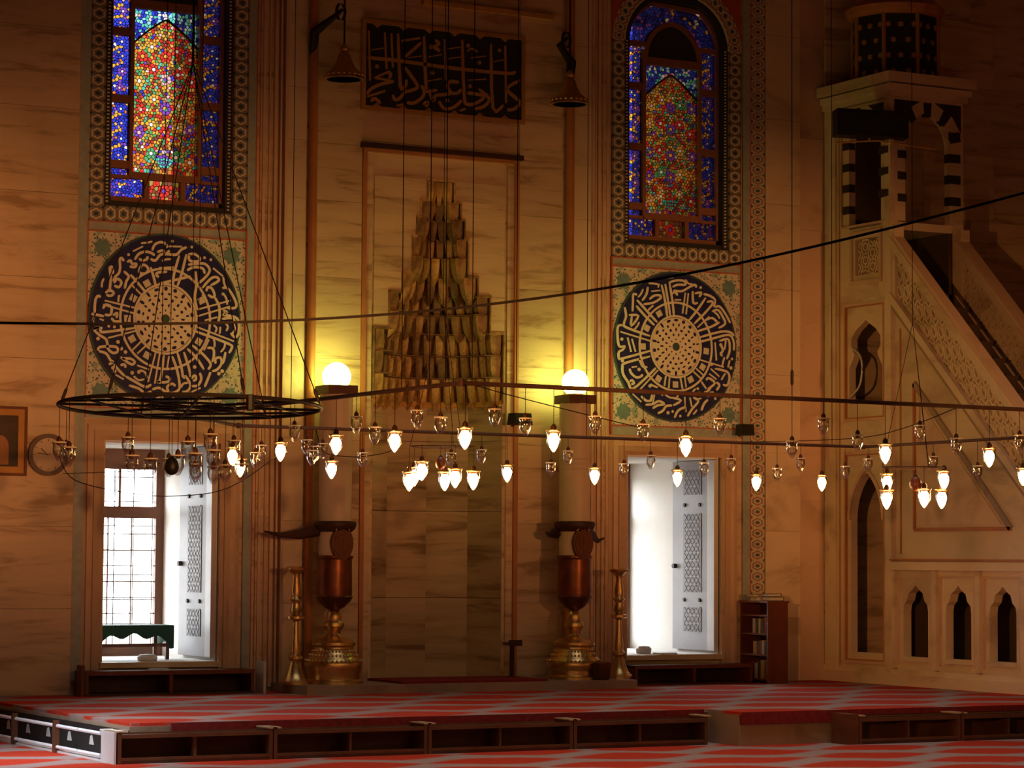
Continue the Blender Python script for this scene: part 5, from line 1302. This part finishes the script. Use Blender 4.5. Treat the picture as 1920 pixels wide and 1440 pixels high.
cable([onD(118, 888, 17.2), onD(180, 886, 17.3), onD(255, 882, 17.4), onD(300, 868, 17.4)], .0026, 'thin wire slung between lamps before the wall clock')
cable([RL0, onD(140, 900, 17.1), onD(240, 924, 17.4), onD(330, 930, 17.7), onD(430, 914, 18.2), on_near(526, 850)], .0030, 'thin wire sagging below the round lamp ring across the window')
cable([on_far(592, 801), on_far(606, 846), on_far(650, 856), on_far(690, 855), on_far(738, 842), on_far(752, 806)], .004, 'short sagging wire between lamps left of the niche')
cable([on_near(880, 719), on_near(960, 742), on_near(1110, 780), on_near(1206, 803)], .0034, 'thin straight wire running down before the right hand candle')
cable([on_far(1400, 829), onD(1600, 822, 22.0), onD(1700, 801, 20.5), on_near(1800, 762)], .0036, 'thin wire rising before the pulpit stair')
cable([onX(1590, 648, XM + .03), onX(1614, 670, XM - .04), onX(1612, 722, XM - .05), onX(1586, 752, XM + .02)], .013, 'pale flex hanging from the pulpit arch opening', 'paint_pale')

# ================================================================== SMALLER THINGS
# floodlight boxes
def floodbox(px, py, y, w_, h_, lab):
    c = onY(px, py, y); t_ = thing('floodlight', lab, 'floodlight', tuple(c), 'small black floodlights')
    mb = MB(); mb.prism([(c[0] - w_ / 2, c[2] - h_ / 2), (c[0] + w_ / 2, c[2] - h_ / 2), (c[0] + w_ * .42, c[2] + h_ / 2), (c[0] - w_ * .42, c[2] + h_ / 2)], 'xz', c[1] - .09, c[1] + .07); mb.build('housing', 'black_box', t_)
    B('lens', 'black_in', t_, (c[0] - w_ * .40, c[0] + w_ * .40, c[1] - .10, c[1] - .08, c[2] - h_ * .38, c[2] + h_ * .38))
    mb = MB(); mb.tube([(c[0], c[1] + .05, c[2] - h_ * .3), (c[0], -.03, c[2] - h_ * .5)], .015, 6); mb.build('bracket', 'iron', t_)
floodbox(974, 786, -.22, .27, .14, 'black floodlight box on the marble between niche and right hand candle')
floodbox(1396, 806, -.16, .19, .14, 'small black floodlight box below the right medallion panel')
# wall clock and framed picture
cc = onY(88, 853, -.05); ck = thing('wall_clock', 'round wall clock with dark rim hanging on the marble at far left', 'clock', (cc[0], -.05, cc[2]))
mb = MB(); N = 40
for i in range(N):
    a, b = 2 * pi * i / N, 2 * pi * (i + 1) / N
    mb.prism([(cc[0] + .185 * cos(a), cc[2] + .185 * sin(a)), (cc[0] + .185 * cos(b), cc[2] + .185 * sin(b)), (cc[0] + .232 * cos(b), cc[2] + .232 * sin(b)), (cc[0] + .232 * cos(a), cc[2] + .232 * sin(a))], 'xz', -.12, -.05)
mb.build('rim', 'clock_rim', ck)
mb = MB(); mb.disc((cc[0], cc[2]), .19, 'xz', -.095, -.055, 36); fc = mb.build('face', 'clock_face', ck)
mb = MB(); mb.stroke([(cc[0] - .01, cc[2] - .005), (cc[0] - .085, cc[2] + .07)], .010, 'xz', -.103, -.09); mb.build('hour_hand', 'iron', ck)
mb = MB(); mb.stroke([(cc[0] + .03, cc[2] - .0), (cc[0] - .13, cc[2] + .015)], .008, 'xz', -.106, -.09); mb.build('minute_hand', 'iron', ck)
mb = MB()
for k in range(12):
    a = pi * k / 6; mb.stroke([(cc[0] + .15 * cos(a), cc[2] + .15 * sin(a)), (cc[0] + .172 * cos(a), cc[2] + .172 * sin(a))], .009, 'xz', -.099, -.09)
mb.build('hour_marks', 'iron', fc)
pc = thing('framed_picture', 'dark picture of an archway in a gilt wooden frame, cut by the left edge', 'picture', (-6.5, -.05, 2.42))
B('frame', 'gilt', pc, (-6.90, -6.83, -.10, -.05, 2.43, 3.13), (-6.22, -6.15, -.10, -.05, 2.43, 3.13), (-6.83, -6.22, -.10, -.05, 3.06, 3.13), (-6.83, -6.22, -.10, -.05, 2.43, 2.50))
B('outer_frame', 'wood_red', pc, (-6.93, -6.90, -.115, -.05, 2.40, 3.16), (-6.15, -6.12, -.115, -.05, 2.40, 3.16), (-6.90, -6.15, -.115, -.05, 3.13, 3.16), (-6.90, -6.15, -.115, -.05, 2.40, 2.43))
B('canvas', 'picture_dark', pc, (-6.83, -6.22, -.08, -.052, 2.50, 3.06))
mb = MB(); mb.prism([(-6.68, 2.52), *pointed(-6.5, .18, 2.72, .13, 6), (-6.32, 2.52)], 'xz', -.084, -.075); mb.build('painted_arch', 'picture_arch', pc)

# low wooden shelves under the windows
def low_shelf(x0, x1, lab, n_, h=.27):
    y0, y1 = -.42, -.085; t_ = thing('low_shelf', lab, 'shelf', ((x0 + x1) / 2, y0, 0), 'low shelves under the windows')
    B('top_board', 'wood_dark', t_, (x0, x1, y0, y1, h - .03, h)); B('front_lip', 'wood_red', t_, (x0, x1, y0 - .012, y0, h - .045, h + .004))
    B('back_board', 'wood_dark', t_, (x0, x1, y1 - .015, y1, 0, h - .03)); B('bottom_board', 'wood_dark', t_, (x0, x1, y0, y1 - .015, .0, .025))
    for k in range(n_ + 1):
        x = x0 + (x1 - x0 - .04) * k / n_; B('upright', 'wood_red', t_, (x, x + .04, y0 - .006, y1 - .015, .025, h - .03))
low_shelf(-5.52, -3.52, 'low dark wooden shelf under the window nearest the clock', 2)
low_shelf(1.50, 3.22, 'low dark wooden shelf under the grey shutter window', 2, .24)
B_ = B('leaning_board', 'paint_pale', None, (-3.45, -3.42, -.52, -.30, .0, .36)); tag(B_, 'narrow pale board standing at the right end of the low window shelf', 'board')
B_ = B('leaning_board', 'wood_red', None, (-5.575, -5.535, -.45, -.30, .0, .34)); tag(B_, 'narrow reddish board standing at the left end of the low window shelf', 'board')
# white bag on the sill
c = onY(284, 1238, -.03); mb = MB(); mb.lathe([(.02, .352), (.10, .36), (.11, .40), (.08, .43), (.02, .435)], c[0] + .0, .10, 14, sx=1.1, sy=.8)
tag(mb.build('white_bag', 'white_plastic', smooth=True), 'small white bag lying on the window sill below the green table', 'bag')
mb = MB(); mb.box(c[0] - .08, c[0] + .14, -.20, -.12, .27, .285); tag(mb.build('paper', 'white_plastic'), 'white paper lying on the low shelf under the barred window', 'paper')
mb = MB(); mb.prism([(2.10, -.06), (2.34, -.06), (2.38, .10), (2.08, .10)], 'xy', .353, .375); tag(mb.build('paper', 'white_plastic'), 'white paper lying on the sill of the grey shutter window', 'paper')
mb = MB(); mb.lathe([(.02, .353), (.085, .36), (.09, .42), (.06, .45), (.01, .455)], 2.02, .22, 14, sx=1.2, sy=.8); tag(mb.build('cloth_bundle', 'paint_pale', smooth=True), 'small grey bundle on the sill of the grey shutter window', 'bundle')
# green covered table standing in the left window recess
gx1 = onY(326, 1170, .42)[0]; gx0 = -5.14; gz = onY(326, 1172, .42)[2]
tb = thing('table', 'small table with dark green cloth standing in the window recess', 'table', ((gx0 + gx1) / 2, .65, .355))
mb = MB(); n_ = 24
top = gz
mb.box(gx0, gx1, .42, .90, top - .02, top)
lower = [(gx0 + (gx1 - gx0) * i / n_, top - .19 - .03 * sin(i * .9) + .07 * sin(pi * i / n_) - (.06 if i > n_ - 2 else 0) - (.08 if i < 3 else 0)) for i in range(n_ + 1)]
mb.prism([(gx0, top - .01), *lower, (gx1, top - .01)], 'xz', .41, .425)
mb.prism([(.42, top - .01), (.42, top - .22), (.55, top - .27), (.7, top - .19), (.9, top - .24), (.9, top - .01)], 'yz', gx1 - .012, gx1 + .003)
mb.build('green_cloth', 'green_cloth', tb)
for x in (gx0 + .05, gx1 - .06):
    for y in (.47, .85): B('leg', 'wood_brown', tb, (x - .02, x + .02, y - .02, y + .02, .355, top - .02))
B('stretcher', 'wood_brown', tb, (gx0 + .05, gx1 - .06, .455, .485, .50, .54))

# bookcase beside the pulpit
bk0 = onY(1440, 1272, -.68); bx0 = bk0[0]; bx1 = bx0 + .30; by0, by1 = -.68, -.06; bh = 1.0
bc = thing('bookcase', 'narrow reddish wooden bookcase standing sideways against the marble by the pulpit', 'bookcase', (bx0 + .15, -.37, 0))
B('end_panel', 'wood_red', bc, (bx0, bx1, by0, by0 + .03, 0, bh)); B('end_panel', 'wood_red', bc, (bx0, bx1, by1 - .03, by1, 0, bh)); B('back_panel', 'wood_dark', bc, (bx1 - .02, bx1, by0 + .03, by1 - .03, 0, bh))
for zz_ in (.04, .34, .60, .83): B('shelf_board', 'wood_red', bc, (bx0, bx1 - .02, by0 + .03, by1 - .03, zz_, zz_ + .022))
B('top_board', 'wood_red', bc, (bx0 - .015, bx1 + .015, by0 - .01, by1, bh, bh + .025))
bkmats = ['book_a', 'book_b', 'book_c', 'book_d', 'book_e']
cnt = 0
for lv, z0_, names in ((0, .062, 'lowest'), (1, .362, 'second'), (2, .622, 'third')):
    y = by0 + .06; i = 0
    while y < by1 - .14 and i < 5:
        th = random.choice([.05, .06, .075]); h = random.uniform(.15, .2) if lv else random.uniform(.18, .24)
        bmat = bkmats[(lv * 2 + i) % 5]
        col = {'book_a': 'dark brown', 'book_b': 'mustard', 'book_c': 'blue black', 'book_d': 'tan', 'book_e': 'maroon'}[bmat]
        t_ = thing('book', '%s book standing on the %s shelf of the bookcase, %s from the wall end' % (col, names, ORD[9 - i - 4]), 'book', (bx0 + .1, y + th / 2, z0_), 'books standing in the bookcase')
        B('cover', bmat, t_, (bx0 + .02, bx0 + .19, y, y + .008, z0_, z0_ + h), (bx0 + .02, bx0 + .19, y + th - .008, y + th, z0_, z0_ + h), (bx0 + .02, bx0 + .03, y + .008, y + th - .008, z0_, z0_ + h)); B('pages', 'bead_white', t_, (bx0 + .03, bx0 + .185, y + .008, y + th - .008, z0_ + .005, z0_ + h - .006))
        y += th + .006; i += 1
z = bh + .025
for i, (mt, w_, d_, h, dx, dy, lab) in enumerate((('book_d', .22, .17, .045, -.00, .0, 'tan book lying at the bottom of the pile on the bookcase'), ('book_b', .20, .16, .035, -.02, .06, 'mustard book lying on top of the tan one on the bookcase'), ('book_c', .22, .16, .05, .05, -.20, 'dark book lying flat at the hall end of the bookcase top'), ('book_a', .19, .15, .04, .04, -.19, 'dark brown book lying on the dark one at the hall end of the bookcase'))):
    zb = {0: z, 1: z + .045, 2: z, 3: z + .05}[i]; cx_, cy_ = (bx0 + bx1) / 2 + dx, -.30 + dy
    t_ = thing('book', lab, 'book', (cx_, cy_, zb), 'books lying on the bookcase')
    B('cover', mt, t_, (cx_ - w_ / 2, cx_ + w_ / 2, cy_ - d_ / 2, cy_ + d_ / 2, zb, zb + .006), (cx_ - w_ / 2, cx_ + w_ / 2, cy_ - d_ / 2, cy_ + d_ / 2, zb + h - .006, zb + h), (cx_ + w_ / 2 - .008, cx_ + w_ / 2, cy_ - d_ / 2, cy_ + d_ / 2, zb + .006, zb + h - .006))
    B('pages', 'bead_white', t_, (cx_ - w_ / 2 + .006, cx_ + w_ / 2 - .008, cy_ - d_ / 2 + .005, cy_ + d_ / 2 - .005, zb + .006, zb + h - .006))
# waste bin by the right candlestick, stand in the niche
q2 = (onY(1128, 1268, -.85)[0], -.85)
mb = MB(); zb = .10 if q2[1] > -1.05 and q2[0] < XC + 2.15 else 0.0
mb.lathe([(.085, zb), (.10, zb + .02), (.115, zb + .20), (.105, zb + .205), (.09, zb + .05)], q2[0], q2[1], 18); tag(mb.build('waste_bin', 'bronze_dark', smooth=True), 'small dark bin on the step beside the slim candlestick', 'bin')
st = thing('reading_stand', 'small dark wooden stand at the right edge of the prayer niche', 'stand', (-.06, -.16, .10))
B('post', 'wood_dark', st, (-.085, -.045, -.18, -.14, .12, .50)); B('foot', 'wood_dark', st, (-.15, .02, -.24, -.08, .10, .125)); B('desk', 'wood_brown', st, (-.15, .03, -.23, -.09, .50, .53)); B('ledge', 'wood_dark', st, (-.15, .03, -.245, -.23, .49, .56))

# ---- shoe shelves along the platform edge
def shoe_shelf(x0, x1, yf, yb, lab, lamp_=False):
    t_ = thing('shoe_shelf', lab, 'shelf', ((x0 + x1) / 2, (yf + yb) / 2, FL), 'open shoe shelves along the platform front')
    zt = -.055
    for xa in (x0, x1 - .035): 
        e_ = B('end_board', 'wood_brown', t_, (xa, xa + .035, yf, yb, FL, zt)); B('end_edge', 'wood_edge', e_, (xa - .004, xa + .075, yf - .004, yb, zt, zt + .012))
    B('bottom_board', 'wood_dark', t_, (x0 + .035, x1 - .035, yf, yb, FL + .0, FL + .03)); B('back_board', 'wood_brown', t_, (x0 + .035, x1 - .035, yb - .015, yb, FL + .03, zt - .02))
    B('top_rail', 'wood_brown', t_, (x0 + .035, x1 - .035, yf, yf + .022, zt - .055, zt - .02)); B('foot_rail', 'wood_brown', t_, (x0 + .035, x1 - .035, yf, yf + .02, FL + .03, FL + .055))
    B('inner_shelf', 'wood_dark', t_, (x0 + .035, x1 - .035, yf + .04, yb - .015, zt - .05, zt - .035))
    xm_ = (x0 + x1) / 2; B('divider', 'wood_brown', t_, (xm_ - .012, xm_ + .012, yf + .03, yb - .015, FL + .03, zt - .055))
xs = [-6.99, -5.46, -3.85, -2.24, -.66]
names = ['nearest the pale corner', 'second from the pale corner', 'third from the pale corner', 'left of the bare stone riser']
for i in range(4): shoe_shelf(xs[i] + .006, xs[i + 1] - .006, PE - .36, PE - .06, 'long low open wooden shoe shelf, ' + names[i])
shoe_shelf(.80, 2.10, PER - .34, PER - .055, 'long low open wooden shoe shelf right of the bare stone riser')
shoe_shelf(2.115, 3.42, PER - .34, PER - .055, 'long low open wooden shoe shelf cut by the right edge')
tag(B('shelf_post', 'wood_brown', None, (.66, .79, PER - .34, PER - .05, FL, -.03)), 'broad brown wooden block at the end of the right hand shoe shelf', 'post')
# pale shelf with white rails along the receding left edge
ls = thing('railed_shelf', 'pale shelf with white rails and dark openings along the left platform edge', 'shelf', (-7.0, -2.6, FL))
xf = -7.0; zt = -.055
B('corner_panel', 'paint_pale', ls, (xf - .02, xf + .0, PE - .36, PE - .02, FL, zt)); B('corner_top', 'rail_white', ls, (xf - .02, xf + .10, PE - .02, PE + .02, zt, zt + .012))  # daylight on the corner panel is put into its pale colour
B('back_board', 'black_in', ls, (xf + .245, xf + .26, PE, -.6, FL, zt - .01)); B('bottom_board', 'paint_pale', ls, (xf + .0, xf + .245, PE, -.6, FL, FL + .02))
B('side_board', 'paint_pale', ls, (xf + .0, xf + .245, PE - .01, PE + .02, FL + .02, zt - .0))
k = 0; y = PE + .02
while y < -.7:
    y2 = min(y + .62, -.6)
    for za in (zt - .03, FL + .055):
        mb = MB(); mb.tube([(xf, y + .012, za), (xf, y2 - .012, za)], .017, 8); mb.build('white_rail', 'rail_white', ls, smooth=True)
    if k % 2: B('post', 'wood_brown', ls, (xf - .03, xf + .02, y2 - .03, y2 + .03, FL, zt + .02))
    mb = MB(); mb.prism([(y + .25, FL + .09), (y + .36, FL + .09), (y + .335, FL + .17), (y + .30, FL + .18)], 'yz', xf + .235, xf + .244); mb.build('slipper_shape', 'paint_pale', ls)
    y = y2; k += 1
for o in list(S.objects):
    if o.type == 'MESH' and o.parent is None and 'label' not in o and o.name.startswith(('glass_cup', 'rim', 'socket', 'bulb', 'wick_cup', 'wire')): bpy.data.objects.remove(o)
